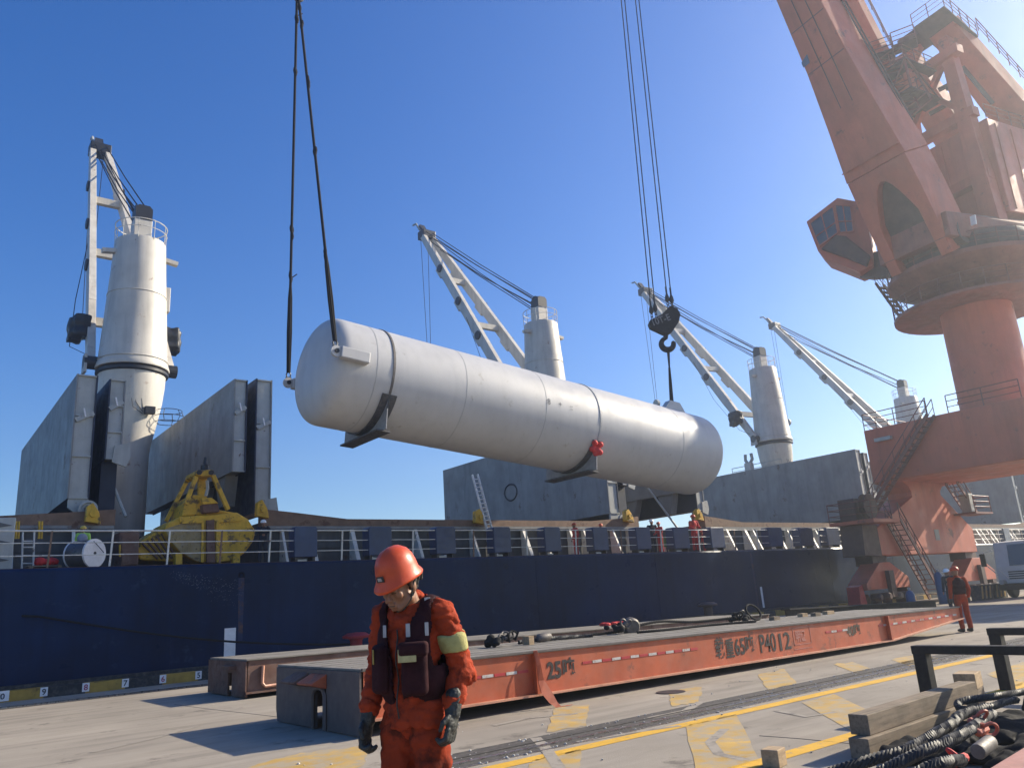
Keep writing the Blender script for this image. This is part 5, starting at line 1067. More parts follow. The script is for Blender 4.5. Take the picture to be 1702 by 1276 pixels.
# ================================================================== PEOPLE
def person(label, loc, yaw, h, cloth, helmet, vest=None, trousers=None, arms='down', voxel=0.022, turn=0.0, group=None, lean=0.0):
    t = thing('person', label, 'person', loc, group, rz=yaw); ORG[t.name] = Vector((0, 0, 0)); s = h / 1.80; t.scale = (s, s, s)
    A = {'down': [((.20, 0, 1.42), (.26, .04, 1.14), (.25, -.05, .90)), ((-.20, 0, 1.42), (-.26, .04, 1.14), (-.25, -.05, .90))],
         'phone': [((.20, 0, 1.42), (.27, -.14, 1.20), (.10, -.30, 1.47)), ((-.20, 0, 1.42), (-.27, -.14, 1.20), (-.08, -.30, 1.47))],
         'work': [((.20, 0, 1.42), (.27, -.05, 1.15), (.16, -.30, 1.10)), ((-.20, 0, 1.42), (-.27, -.05, 1.15), (-.14, -.30, 1.06))],
         'ear': [((.20, 0, 1.42), (.26, .04, 1.14), (.25, -.05, .90)), ((-.20, 0, 1.42), (-.30, -.12, 1.22), (-.12, -.10, 1.52))]}[arms]
    L_ = Vector((0, -lean, 0))
    bd = MB(); Rz = Matrix.Rotation(turn, 3, 'Z'); hc = Vector((0, -0.02 - lean * 1.1, 1.61))
    bd.ell(hc, .078, .095, .118, Rz, 12); bd.ell(hc + Rz @ Vector((0, -.045, -.05)), .058, .06, .075, Rz, 10); bd.cap(hc + Rz @ Vector((0, -.095, .0)), hc + Rz @ Vector((0, -.118, -.03)), .012, .016, 6)
    for sx in (-1, 1): bd.ell(hc + Rz @ Vector((sx * .08, .005, -.02)), .014, .024, .034, Rz, 8)
    bd.cap(Vector((0, .0, 1.40)) + L_, hc + Vector((0, .01, -.06)), .058, .054, 10)
    bd.cap((0, 0, .98), Vector((0, 0, 1.34)) + L_, .11, .12, 10)
    for S_, E_, W_ in A:
        S_, E_, W_ = Vector(S_) + L_, Vector(E_) + L_, Vector(W_) + L_
        bd.cap(Vector((0, 0, 1.36)) + L_, S_, .07, .05, 8); bd.cap(S_, E_, .042, .036, 8); bd.cap(E_, W_, .036, .028, 8)
        d = (W_ - E_).normalized(); bd.ell(W_ + d * .055, .03, .042, .055, d.to_track_quat('Z', 'Y').to_matrix(), 8)
        for k in range(4): bd.cap(W_ + d * .08 + Vector((0, (k - 1.5) * .02, 0)), W_ + d * (.13 - .008 * abs(k - 1.5)) + Vector((0, (k - 1.5) * .02 - .02, -.01)), .011, .009, 5)
        bd.cap(W_ + d * .03 + Vector((0, -.03, 0)), W_ + d * .08 + Vector((0, -.055, 0)), .013, .010, 5)
    for sx in (-1, 1): bd.cap((sx * .09, 0, .93), (sx * .105, -.01, .5), .07, .05, 8); bd.cap((sx * .105, -.01, .5), (sx * .115, .01, .09), .05, .035, 8); bd.cap((sx * .115, .02, .05), (sx * .125, -.14, .045), .035, .03, 6)
    link('body', remesh(bd, voxel * 0.75, 1), mSkin, t)
    def garment(parts, name, m):
        o_ = link(name, remesh(parts, voxel, 1), m, t)
        displace(o_, lambda c: noise.noise(c * 9 + Vector((h * 7, 0, 0))) * 0.010)
        return o_
    top = MB(); top.ell(Vector((0, 0, 1.28)) + L_ * .8, .195, .125, .22, None, 14); top.ell(Vector((0, 0, 1.06)) + L_ * .4, .165, .12, .2, None, 14)
    top.cap(Vector((-.16, 0, 1.41)) + L_, Vector((.16, 0, 1.41)) + L_, .075, .075, 8); top.cap(Vector((0, 0, 1.42)) + L_, Vector((0, .0, 1.47)) + L_, .08, .072, 8)
    for S_, E_, W_ in A:
        S_, E_, W_ = Vector(S_) + L_, Vector(E_) + L_, Vector(W_) + L_
        top.cap(S_, E_, .075, .06, 8); top.cap(E_, W_.lerp(E_, .08), .06, .05, 8)
    leg = top if trousers is None else MB()
    leg.ell((0, 0, .93), .175, .125, .15, None, 12)
    for sx in (-1, 1): leg.cap((sx * .09, 0, .90), (sx * .105, -.01, .5), .098, .076, 8); leg.cap((sx * .105, -.01, .5), (sx * .115, .01, .13), .076, .07, 8)
    garment(top, 'coverall' if trousers is None else 'jacket', cloth)
    if trousers is not None: garment(leg, 'trousers', trousers)
    for sx in (-1, 1):
        bt = MB(); bt.cap((sx * .115, .02, .06), (sx * .13, -.15, .05), .055, .045, 8); bt.cap((sx * .115, .02, .06), (sx * .115, .015, .2), .052, .055, 8)
        bt.v = [Vector((v.x, v.y, max(v.z, 0.0))) for v in bt.v]
        bt.build('boot', mBoot, t, smooth=True)
    if vest is not None:
        vm = MB(); vm.ell(Vector((0, 0, 1.27)) + L_ * .8, .215, .15, .22, None, 14); vm.ell(Vector((0, 0, 1.10)) + L_ * .4, .195, .145, .16, None, 14)
        garment(vm, 'vest', vest)
    hp_ = MB(); hp_.lathe((0, 0, 0), [(.118, -.004), (.120, .0), (.116, .03), (.105, .07), (.078, .105), (.04, .122), (0, .126)], 16, (0, 0, 1), 1.0, 1.16)
    hp_.prism([(x * .13, -.10 - .08 * math.sqrt(max(0, 1 - x * x)), .0) for x in [-1, -.7, -.35, 0, .35, .7, 1]] + [(.1, -.09, .0), (-.1, -.09, .0)], (0, 0, .008))
    Rh = Rz @ Matrix.Rotation(R(6), 3, 'X')
    hp_.v = [hc + Vector((0, 0, .035)) + Rh @ v for v in hp_.v]
    hp_.build('helmet', helmet, t, smooth=True)
    return t
CA = lambda v: math.atan2(CP.y - v.y, CP.x - v.x)                   # azimuth towards the camera
def yaw_for(p, turn):                                                # body turned `turn` degrees from facing the camera (+ = towards photo left)
    return CA(p) + math.pi / 2 - R(turn)
def deckp(px, y): v = aty(px, 900, y); return Vector((v.x, y, DZ + 0.012))
grp = 'crew on the ship deck'
p = deckp(957, 28.0); person('man in red coveralls standing on deck near the middle, arms hanging', p, yaw_for(p, 60), 1.58, mCovR, mHelO, group=grp)
p = deckp(1156, 27.4); person('tall man in red coveralls at the deck railing right of the grey box', p, yaw_for(p, -40), 1.98, mCovR, mHelO, group=grp, arms='work')
p = deckp(1098, 27.7); person('man in red coveralls by the green pump looking down', p, yaw_for(p, 50), 1.62, mCovR, mHelO, group=grp, arms='work', turn=0.4)
p = deckp(1086, 28.6); person('man in dark clothes with a white helmet on the ship deck', p, yaw_for(p, -20), 1.86, mCovN, mHelW, group=grp)
p = deckp(1001, 28.6); person('man in red with an orange helmet half hidden behind a blue box', p, yaw_for(p, 10), 1.62, mCovR, mHelO, group=grp)
p = deckp(1171, 28.9); person('man in dark red coveralls crouched behind the deck railing', p + Vector((0, 0, -0.0)), yaw_for(p, 70), 1.30, mCovR, mHelO, group=grp, lean=0.12)
p = deckp(137, 28.3); person('man with a yellow helmet and green sleeves behind the cable drum', p, yaw_for(p, 15), 1.42, mHiG, mHelY, vest=mGreyCloth, trousers=mCovN, group=grp)
p = deckp(437, 28.0); person('man in dark clothes holding up a phone by the yellow grab', p, yaw_for(p, -10), 1.62, mCovN, mHelW, group=grp, arms='phone')
# two workers on the quay at the right
p = atz(1608, 1050); w1 = person('worker in orange coveralls and dark vest standing beyond the trailer end', p, yaw_for(p, 150), 1.83, mCovR if False else mCov, mHelO, vest=mVest, voxel=0.016)
for px in (0,):
    gl = [((.25, -.05, .86)), ((-.25, -.05, .86))]
    for gx in gl: MB().ell(gx, .05, .06, .09, None, 10).build('glove', mGlove, w1, smooth=True)
p = atz(1588, 1022); person('worker with a white helmet half hidden behind the orange one', p, yaw_for(p, 30), 1.80, mCovN, mHelW, voxel=0.02)

# ------------------------------------------------------------------ the worker in front
WP = CP + ray(684, 1009) * 4.38; WP.z = 0.17
SC = 1.06
wk = thing('person', 'worker in dirty orange coveralls, maroon life vest and orange helmet looking down', 'person', WP, None, rz=yaw_for(WP, 31)); ORG[wk.name] = Vector((0, 0, 0))
wk.scale = (SC, SC, SC)
HP = Vector((-.012, -.025, 1.475)); HR = Matrix.Rotation(R(-12), 3, 'Z') @ Matrix.Rotation(R(27), 3, 'X')
def hd(x, y, z): return HP + HR @ Vector((x, y, z))
bd = MB()
bd.ell(hd(0, .0, .145), .076, .096, .10, HR, 20); bd.ell(hd(0, -.035, .075), .060, .066, .085, HR, 18); bd.ell(hd(0, -.078, .012), .026, .022, .02, HR, 10)
bd.cap(hd(-.045, -.02, .03), hd(-.018, -.078, .008), .03, .02, 8); bd.cap(hd(.045, -.02, .03), hd(.018, -.078, .008), .03, .02, 8)
bd.cap(hd(0, -.098, .112), hd(0, -.122, .072), .010, .0155, 8); 
for sx in (-1, 1):
    bd.ell(hd(sx * .012, -.113, .066), .010, .012, .009, HR, 8)
    bd.cap(hd(sx * .012, -.096, .124), hd(sx * .045, -.083, .124), .012, .011, 8)
    bd.ell(hd(sx * .040, -.074, .078), .026, .022, .026, HR, 10)
    bd.ell(hd(sx * .032, -.086, .102), .017, .012, .011, HR, 10)
    bd.ell(hd(sx * .080, .006, .088), .012, .022, .034, HR, 10); bd.ell(hd(sx * .077, -.002, .06), .010, .012, .013, HR, 8)
bd.cap(hd(-.020, -.103, .040), hd(.020, -.103, .040), .0085, .0085, 8); bd.cap(hd(-.017, -.102, .027), hd(.017, -.102, .027), .0095, .0095, 8)
bd.ell(hd(0, -.098, .052), .018, .012, .014, HR, 8)
bd.cap((0, .015, 1.40), hd(0, .01, .06), .062, .056, 14); bd.cap((0, .015, 1.38), (0, .012, 1.44), .07, .06, 12)
bd.cap((0, .02, .98), (0, .02, 1.33), .085, .085, 12)
ARM = {1: ((.172, .01, 1.415), (.240, .07, 1.14), (.232, -.02, .95)), -1: ((-.172, .01, 1.415), (-.230, .03, 1.135), (-.228, -.08, .925))}
for sx, (S_, E_, W_) in ARM.items():
    bd.cap((0, 0.01, 1.36), S_, .06, .045, 8); bd.cap(S_, E_, .04, .038, 8); bd.cap(E_, W_, .038, .030, 8)
for sx in (-1, 1): bd.cap((sx * .09, 0, .93), (sx * .105, -.01, .5), .075, .05, 8); bd.cap((sx * .105, -.01, .5), (sx * .115, .01, .09), .05, .035, 8); bd.cap((sx * .115, .02, .05), (sx * .125, -.14, .045), .035, .03, 6)
link('body', remesh(bd, .0055, 2), mSkin, wk)
for sx in (-1, 1):
    MB().cap(hd(sx * .016, -.1085, .128), hd(sx * .046, -.094, .127), .005, .003, 6).build('eyebrow', mHair, wk, smooth=True)
    MB().cap(hd(sx * .022, -.0985, .097), hd(sx * .043, -.0915, .097), .0026, .0022, 6).build('eyelash', mHair, wk, smooth=True)
MB().cap(hd(-.02, -.1105, .0335), hd(.02, -.1105, .0335), .0022, .0022, 6).build('mouth_line', mHair, wk, smooth=True)
hr = MB(); hr.ell(hd(0, .032, .115), .080, .078, .085, HR, 14); hr.ell(hd(0, .05, .07), .062, .048, .05, HR, 12)
for sx in (-1, 1): hr.cap(hd(sx * .074, -.015, .13), hd(sx * .073, -.012, .095), .012, .007, 6)
link('hair', remesh(hr, .007, 1), mHair, wk)
# helmet: shell with raised ridge, brim, badge, harness, chin strap
HC = Matrix.Rotation(R(-5), 3, 'X')
def hh(x, y, z): return HP + HR @ (Vector((0, .008, .150)) + HC @ Vector((x, y, z)))
hm = MB(); n_ = 40; prof = [(1.0, -.030), (1.03, -.022), (1.0, -.012), (.985, .01), (.955, .045), (.87, .085), (.72, .117), (.50, .138), (.25, .149), (.0, .152)]
vs = []; fs = []
for i, (r_, z_) in enumerate(prof):
    for j in range(n_):
        th = 2 * math.pi * j / n_; cx_, sy_ = math.cos(th), math.sin(th)
        rx, ry = .104, .128
        flare = 0.0
        if i < 3: flare = 0.006 + 0.026 * max(0, -sy_) ** 3 + 0.008 * max(0, sy_)
        if i == 0: flare *= 0.93
        zz = z_ - (0.016 * max(0, -sy_) ** 3 if i < 3 else 0)
        if i > 3: zz += 0.007 * max(0, 1 - abs(cx_) * 5) * (1 if abs(sy_) > .2 else 0) * r_
        vs.append(hh((rx * r_ + flare) * cx_, (ry * r_ + flare) * sy_, zz))
for i in range(len(prof) - 1):
    for j in range(n_): fs.append((i * n_ + j, i * n_ + (j + 1) % n_, (i + 1) * n_ + (j + 1) % n_, (i + 1) * n_ + j))
hel = hm.add(vs, fs).build('helmet', mHelO, wk, smooth=True, angle=60)
sd_ = hel.modifiers.new('t', 'SOLIDIFY'); sd_.thickness = .004; sd_.offset = -1
hm2 = MB(); 
def hsurf(th, z_): return hh(.105 * math.cos(th) * .975, .129 * math.sin(th) * .975, z_)
pt = [hsurf(R(-90 + a), z_) for a, z_ in ((-14, .012), (14, .012), (13, .042), (-13, .042))]
ctr = sum(pt, Vector()) / 4; outv = (ctr - hh(0, 0, .02)).normalized()
hm2.prism([q_ + outv * .005 for q_ in pt], outv * .004).build('badge', mGlove, hel)
MB().prism([ctr + (q_ - ctr) * .55 + outv * .0095 for q_ in pt], outv * .002).build('badge_print', mSilver, hel)
MB().tube([hh(.10, .02, -.02), hd(.084, -.005, .085), hd(.068, -.03, .03), hd(.035, -.072, -.006), hd(0, -.083, -.012), hd(-.035, -.072, -.006), hd(-.068, -.03, .03), hd(-.084, -.005, .085), hh(-.10, .02, -.02)], .0048, 6).build('chin_strap', mGlove, hel, smooth=True)
MB().tube([hh(.09, .07, -.02), hd(.083, .03, .075), hd(.075, -.02, .04)], .0045, 6).build('chin_strap', mGlove, hel, smooth=True)
MB().tube([hh(.085, .08, -.025), hd(.07, .085, .085), hd(0, .115, .075), hd(-.07, .085, .085), hh(-.085, .08, -.025)], .010, 6).build('neck_harness', mGlove, hel, smooth=True)
MB().ell(hd(.062, .095, .09), .012, .008, .016, HR, 8).build('buckle', mSilver, hel, smooth=True)
# coverall
def folds(o, amp, seed, aniso=(7, 7, 14)):
    def fn(co):
        c_ = Vector((co.x * aniso[0], co.y * aniso[1], co.z * aniso[2])) + Vector((seed, seed * 2, 0))
        return noise.noise(c_) * amp + noise.noise(c_ * 2.3) * amp * .45 - (1 - min(1, abs(noise.noise(c_ * 1.3 + Vector((9, 9, 9)))) * 4)) * amp * .55 + amp * .15
    displace(o, fn)
cv = MB(); cv.ell((0, .0, 1.27), .168, .124, .215, None, 20); cv.ell((0, 0, 1.08), .158, .122, .2, None, 20); cv.ell((0, .01, .95), .166, .130, .16, None, 20)
cv.cap((-.128, .012, 1.405), (.128, .012, 1.405), .074, .074, 12); cv.cap((0, .03, 1.42), (0, .035, 1.47), .085, .066, 12)
for sx, (S_, E_, W_) in ARM.items():
    S_, E_, W_ = Vector(S_), Vector(E_), Vector(W_)
    cv.cap(S_, E_, .072, .062, 12); cv.cap(E_, W_.lerp(E_, .15), .062, .054, 12); cv.ell(E_ + Vector((.012 * sx, .0, -.05)), .070, .070, .055, None, 12)
    cv.ell(W_.lerp(E_, .22), .062, .062, .04, None, 10)
cv.lathe((0, .006, .865), [(0.0, .0), (.150, 0), (.172, .004), (.174, .05), (.160, .12), (0, .12)], 28, (0, 0, 1), 1.0, .80)
tv = MB(); tv.ell((0, .01, .93), .158, .122, .14, None, 18)
for sx in (-1, 1): tv.cap((sx * .08, 0, .90), (sx * .105, -.015, .5), .100, .086, 12); tv.cap((sx * .105, -.015, .5), (sx * .118, .01, .13), .088, .084, 12)
tro = link('trousers', remesh(tv, .009, 1), mCovD, wk); folds(tro, .018, 8.3, (8, 8, 9))
co = link('jacket', remesh(cv, .008, 1), mCov, wk); folds(co, .016, 3.1, (9, 9, 17))
MB().tube([(-.012, -.136 + .012 * math.sin(z_ * 30), z_) for z_ in [.90 + .04 * k for k in range(12)]], .004, 5).build('zip', mGlove, co)
# open collar: two leaves and stand
cl = MB()
for sx in (-1, 1):
    arc = [(sx * .012, -.098, 1.372), (sx * .055, -.098, 1.43), (sx * .082, -.05, 1.475), (sx * .083, .02, 1.505), (sx * .05, .085, 1.515), (0, .10, 1.515)]
    outw = [(sx * .055, -.118, 1.37), (sx * .095, -.108, 1.405), (sx * .115, -.045, 1.445), (sx * .112, .03, 1.47), (sx * .07, .11, 1.475), (0, .125, 1.475)]
    A_ = [Vector(p_) for p_ in arc]; B_ = [Vector(p_) for p_ in outw]
    k = len(cl.v); m_ = len(A_)
    cl.add(A_ + B_, [(i, i + 1, m_ + i + 1, m_ + i) for i in range(m_ - 1)])
c_o = cl.build('collar', mCov, wk, smooth=True, angle=80)
s_ = c_o.modifiers.new('t', 'SOLIDIFY'); s_.thickness = .008; s_ = c_o.modifiers.new('s', 'SUBSURF'); s_.levels = 2; s_.render_levels = 2
# life vest: hugging shell cut open in front, arm holes, padded pockets
vm = MB(); vm.ell((0, 0, 1.26), .186, .146, .222, None, 24); vm.ell((0, 0, 1.10), .180, .145, .17, None, 24); vm.cap((-.112, .012, 1.405), (.112, .012, 1.405), .088, .088, 14)
vme = remesh(vm, .010, 2)
bmv = bmesh.new(); bmv.from_mesh(vme)
kill = []
for f in bmv.faces:
    c_ = f.calc_center_median(); gap = .028 + max(0, c_.z - 1.17) * .24
    hole = (abs(c_.x) > .150 and c_.z > 1.16) or (abs(c_.x) > .15 and c_.z > 1.36 and False)
    neck = c_.z > 1.36 and (c_.x / .09) ** 2 + ((c_.y - .01) / .12) ** 2 < 1
    if c_.z < 1.0 + .02 * math.sin(c_.x * 30) or (c_.y < 0 and abs(c_.x + .012) < gap) or hole or neck: kill.append(f)
bmesh.ops.delete(bmv, geom=kill, context='FACES'); bmv.to_mesh(vme); bmv.free()
vo = link('life_vest', vme, mVest, wk); folds(vo, .006, 5.7, (12, 12, 12))
m_ = vo.modifiers.new('t', 'SOLIDIFY'); m_.thickness = .02; m_.offset = 0.3
m_ = vo.modifiers.new('sm', 'SMOOTH'); m_.iterations = 3
def pad(x, y, z, sx_, sy_, sz_, rz_, name, m, par, bev=.02, amp=.004):
    mb = MB().box(-sx_ / 2, sx_ / 2, -sy_ / 2, sy_ / 2, -sz_ / 2, sz_ / 2)
    Rm = Matrix.Rotation(R(rz_), 3, 'Z'); mb.v = [Vector((x, y, z)) + Rm @ v for v in mb.v]
    return mb.build(name, m, par, smooth=True, bevel=bev, seg=4)
pk = pad(.098, -.150, 1.145, .132, .06, .24, 24, 'pocket', mVest, vo, .03)
pad(.100, -.164, 1.245, .150, .085, .07, 24, 'pocket_flap', mVest, pk, .02)
pad(.090, -.2065, 1.218, .090, .006, .062, 24, 'yellow_label', M('faded_yellow_label', (0.42, 0.36, 0.16), .7, var=.2, scale=30, obj=True), pk, .002)
pk2 = pad(-.105, -.146, 1.155, .110, .06, .24, -26, 'pocket', mVest, vo, .03)
pad(-.142, -.156, 1.215, .06, .006, .07, -50, 'yellow_label', M('dull_yellow_label', (0.36, 0.26, 0.06), .7, var=.2, scale=30, obj=True), pk2, .002)
for (x, y, z, rz_, w_, hgt) in ((-.075, -.146, 1.335, -18, .022, .06), (.064, -.148, 1.335, 16, .022, .065), (.143, -.098, 1.335, 48, .02, .065), (.125, -.05, 1.478, 40, .03, .02)):
    pad(x, y, z, w_, .006, hgt, rz_, 'reflective_strip', mSilver, vo, .002)
# reflective yellow band on the sleeve
for sx in (1,):
    S_, E_ = Vector(ARM[sx][0]), Vector(ARM[sx][1]); a_ = S_.lerp(E_, .38); b_ = S_.lerp(E_, .72); dv = (b_ - a_)
    bn = MB().lathe(a_, [(.070, 0), (.080, .004), (.079, dv.length * .5), (.073, dv.length - .004), (.066, dv.length)], 28, dv)
    bo_ = bn.build('sleeve_band', mHiV, wk, smooth=True)
    ss = bo_.modifiers.new('s', 'SUBSURF'); ss.levels = 1; ss.render_levels = 1
    displace(bo_, lambda c: noise.noise(c * 22 + Vector((sx, 0, 0))) * .009)
# gloved hands with five fingers, loosely curled
for sx, (S_, E_, W_) in ARM.items():
    E_, W_ = Vector(E_), Vector(W_); d = (W_ - E_).normalized(); d = (d + Vector((0, 0, -.8))).normalized()
    fw = Vector((0, -1, 0)); fw = (fw - d * fw.dot(d)).normalized(); inn = d.cross(fw) * (1 if d.cross(fw).x * sx < 0 else -1)    # palm looks inwards
    g_ = MB(); W0 = W_ - d * .06
    g_.cap(W0, W_ + d * .02, .046, .040, 12)
    pc_ = W_ + d * .065
    g_.ell(pc_, .050, .026, .055, Matrix((fw, inn, d)).transposed(), 14)
    for k, (off, ln) in enumerate(((.036, .040), (.013, .045), (-.012, .042), (-.034, .034))):
        b0 = pc_ + fw * off + d * .038; b1 = b0 + d * ln + inn * .006; b2 = b1 + d * ln * .35 + inn * ln * .72; b3 = b2 - d * ln * .30 + inn * ln * .45
        g_.cap(b0, b1, .0155, .0145, 8); g_.cap(b1, b2, .0145, .0130, 8); g_.cap(b2, b3, .0130, .0115, 8)
    t0 = pc_ + fw * .040 - d * .022; t1 = t0 + fw * .026 + d * .030 + inn * .012; t2 = t1 + d * .032 + inn * .012 - fw * .004
    g_.cap(t0, t1, .0165, .015, 8); g_.cap(t1, t2, .015, .012, 8)
    go = link('glove', remesh(g_, .0048, 1), mGlove, wk)
    displace(go, lambda c: noise.noise(c * 60) * .002)
    for k in range(3): MB().ell(W_ + d * (.0 + .035 * k) - fw * .03 - inn * .022, .004, .004, .006, None, 6).build('cord_toggle', mSilver, go)
for sx in (-1, 1):
    bt = MB(); bt.cap((sx * .118, .02, .06), (sx * .135, -.16, .05), .056, .046, 10); bt.cap((sx * .118, .02, .06), (sx * .118, .015, .2), .054, .058, 10)
    bt.v = [Vector((v.x, v.y, max(v.z, 0.0))) for v in bt.v]; bt.build('boot', mBoot, wk, smooth=True)
dn = thing('timber_dunnage', 'two flat timbers lying on the concrete under the feet of the front worker', 'timber', (WP.x, WP.y, 0))
for k in (-1, 1):
    MB().box(WP.x - 0.45, WP.x + 0.45, WP.y + k * 0.16 - 0.14, WP.y + k * 0.16 + 0.14, 0.0, 0.168).build('timber', mTimber, dn, bevel=0.008)

# ================================================================== TRUCK at the right edge
tx0 = 49.0; tyl = atx(1664, 985, tx0).y
tk = thing('terminal_truck', 'pale grey terminal truck cut by the right edge under the gantry', 'truck', (tx0 + 2, tyl - 1.25, 0))
MB().prism([(tx0, tyl, 0.75), (tx0, tyl, 1.6), (tx0 + 0.25, tyl, 3.0), (tx0 + 2.0, tyl, 3.1), (tx0 + 2.0, tyl, 0.75)], (0, -2.5, 0)).build('cab', mTruck, tk, bevel=0.06)
MB().prism([(tx0 + 0.0, tyl - 0.75, 1.72), (tx0 + 0.22, tyl - 0.75, 2.85), (tx0 + 0.22, tyl - 2.3, 2.85), (tx0 + 0.0, tyl - 2.3, 1.72)], (-0.04, 0, 0)).build('windscreen', mGlass, tk)
for k in range(4): MB().box(tx0 - 0.03, tx0 - 0.001, tyl - 2.1, tyl - 0.6, 1.0 + 0.12 * k, 1.06 + 0.12 * k).build('grille_bar', mCrD, tk)
MB().box(tx0 - 0.2, tx0 + 0.1, tyl - 2.5, tyl + 0.02, 0.42, 0.75).build('bumper', mBlack, tk, bevel=0.03)
MB().lathe((tx0 - 0.2, tyl - 0.3, 0.86), [(0.13, -0.2), (0.13, 0.24), (0, 0.24)], 16, (-1, 0, 0)).build('headlight', mHatchE, tk)
ms = MB().tube([(tx0 + 0.1, tyl, 2.6), (tx0 - 0.2, tyl + 0.45, 2.5), (tx0 - 0.2, tyl + 0.45, 1.9), (tx0 + 0.05, tyl, 1.3)], 0.03, 6).build('mirror_arm', mRailW, tk)
MB().box(tx0 - 0.25, tx0 - 0.17, tyl + 0.34, tyl + 0.62, 1.75, 2.45).build('mirror', mBlack, ms, bevel=0.02)
MB().tube([(tx0 + 0.05, tyl - 0.1, 1.6), (tx0 - 0.1, tyl - 0.6, 1.05)], 0.03, 6).build('mirror_arm', mRailW, tk)
for k in range(3): MB().box(tx0 + 0.9, tx0 + 1.4, tyl, tyl + 0.15, 0.35 + 0.3 * k, 0.40 + 0.3 * k).build('step', mHatchE, tk)
MB().box(tx0 + 2.0, tx0 + 6.5, tyl - 1.7, tyl - 0.8, 0.8, 1.1).build('chassis', mBlack, tk)
for dx in (0.75, 4.6):
    for y in (tyl - 0.35, tyl - 2.15):
        wl = MB().lathe((tx0 + dx, y + 0.16, 0.5), [(0.3, 0), (0.46, 0), (0.5, 0.05), (0.5, 0.27), (0.46, 0.32), (0.3, 0.32)], 24, (0, -1, 0)).build('wheel', mRubber, tk, smooth=True)
        MB().lathe((tx0 + dx, y + 0.14, 0.5), [(0.3, 0), (0.3, 0.28), (0.1, 0.28), (0, 0.25)], 16, (0, -1, 0)).build('rim', mHatchE, wl)
# blue barrels, striped barrier by the far bogie
for (px, py, lab) in ((1566, 990, 'tall blue gas bottle by the far foot of the gantry'), (1512, 985, 'small blue canister between the gantry feet')):
    c_ = atz(px, py) if False else aty(px, py, 20.4); c_.z = 0; hgt = 1.7 if px > 1550 else 0.9
    t = thing('gas_bottle', lab, 'gas bottle', c_, 'blue bottles at the gantry foot')
    MB().lathe(c_, [(0.2, 0), (0.22, 0.03), (0.22, hgt - 0.25), (0.14, hgt - 0.1), (0.06, hgt - 0.05)], 18).build('bottle_body', mBlueD, t, smooth=True)
    MB().lathe(c_, [(0.05, hgt - 0.05), (0.07, hgt), (0.07, hgt + 0.08), (0, hgt + 0.1)], 10).build('valve_cap', mHatchE, t)
c_ = aty(1640, 988, 20.0); 
for i in range(2):
    x = c_.x - 0.7 + 1.9 * i
    br = thing('concrete_block', ('striped concrete block behind the orange worker', 'striped concrete block beside the truck')[i], 'block', (x, 20.0, 0), 'striped blocks by the gantry foot')
    MB().box(x - 0.8, x + 0.8, 19.7, 20.2, 0, 0.8).build('block_body', mKB, br, bevel=0.02)
    for k in range(3): MB().prism([(x - 0.7 + 0.5 * k, 19.69, 0.08), (x - 0.5 + 0.5 * k, 19.69, 0.08), (x - 0.3 + 0.5 * k, 19.69, 0.74), (x - 0.5 + 0.5 * k, 19.69, 0.74)], (0, 0.008, 0)).build('stripe', mYelW, br)

# ================================================================== FOREGROUND RIGHT: rack, timbers, ropes
rk_ = thing('steel_trestle', 'black steel trestle rack of square tubes at the right edge', 'trestle', (11.5, 4.5, 0))
for (x, y, h_, xx) in ((10.46, 5.24, 0.80, 0.0), (12.85, 5.30, 0.84, 0.0)):
    MB().beam((x, y, 0.0), (x, y, h_ - 0.08), 0.16, 0.16, (1, 0, 0)).build('post', mBlack, rk_, bevel=0.01)
    MB().beam((x, y + 0.09, h_ - 0.04), (x, y - 3.4, h_ - 0.04), 0.16, 0.10).build('cross_tube', mBlack, rk_, bevel=0.01)
    MB().beam((x, y - 3.2, 0.0), (x, y - 3.2, h_ - 0.08), 0.16, 0.16, (1, 0, 0)).build('post', mBlack, rk_, bevel=0.01)
MB().beam((10.46, 2.05, 0.3), (12.85, 2.1, 0.3), 0.1, 0.1).build('tie_tube', mBlack, rk_)
def timber(a, b, w_, h_, label, zb=0.0, m=None, grp='timber beams and blocks at the trestle'):
    a = Vector(a); b = Vector(b); t_ = MB().beam(a + Vector((0, 0, zb + h_ / 2)), b + Vector((0, 0, zb + h_ / 2)), w_, h_)
    return solo(t_, 'timber', m or mTimber, label, 'timber', grp, bevel=0.008)
timber((7.62, 4.60, 0), (10.05, 4.72, 0), 0.20, 0.19, 'lower of the two long grey timbers by the wire ropes')
timber((7.78, 4.66, 0), (10.6, 4.82, 0), 0.20, 0.19, 'upper of the two long grey timbers by the wire ropes', 0.191)
timber((6.85, 5.08, 0), (7.05, 5.13, 0), 0.17, 0.16, 'small cut timber block alone on the concrete at the bottom edge', 0, mTimberC)
timber((10.0, 5.42, 0), (10.26, 5.44, 0), 0.14, 0.10, 'small brown wedge against the near trestle post', 0, mTimberC)
timber((11.25, 5.15, 0), (11.6, 5.2, 0), 0.24, 0.2, 'lower block of the small stack between the trestle posts')
timber((11.22, 5.13, 0), (11.62, 5.22, 0), 0.26, 0.19, 'pale cut block on top of the small stack between the posts', 0.201, mTimberC)
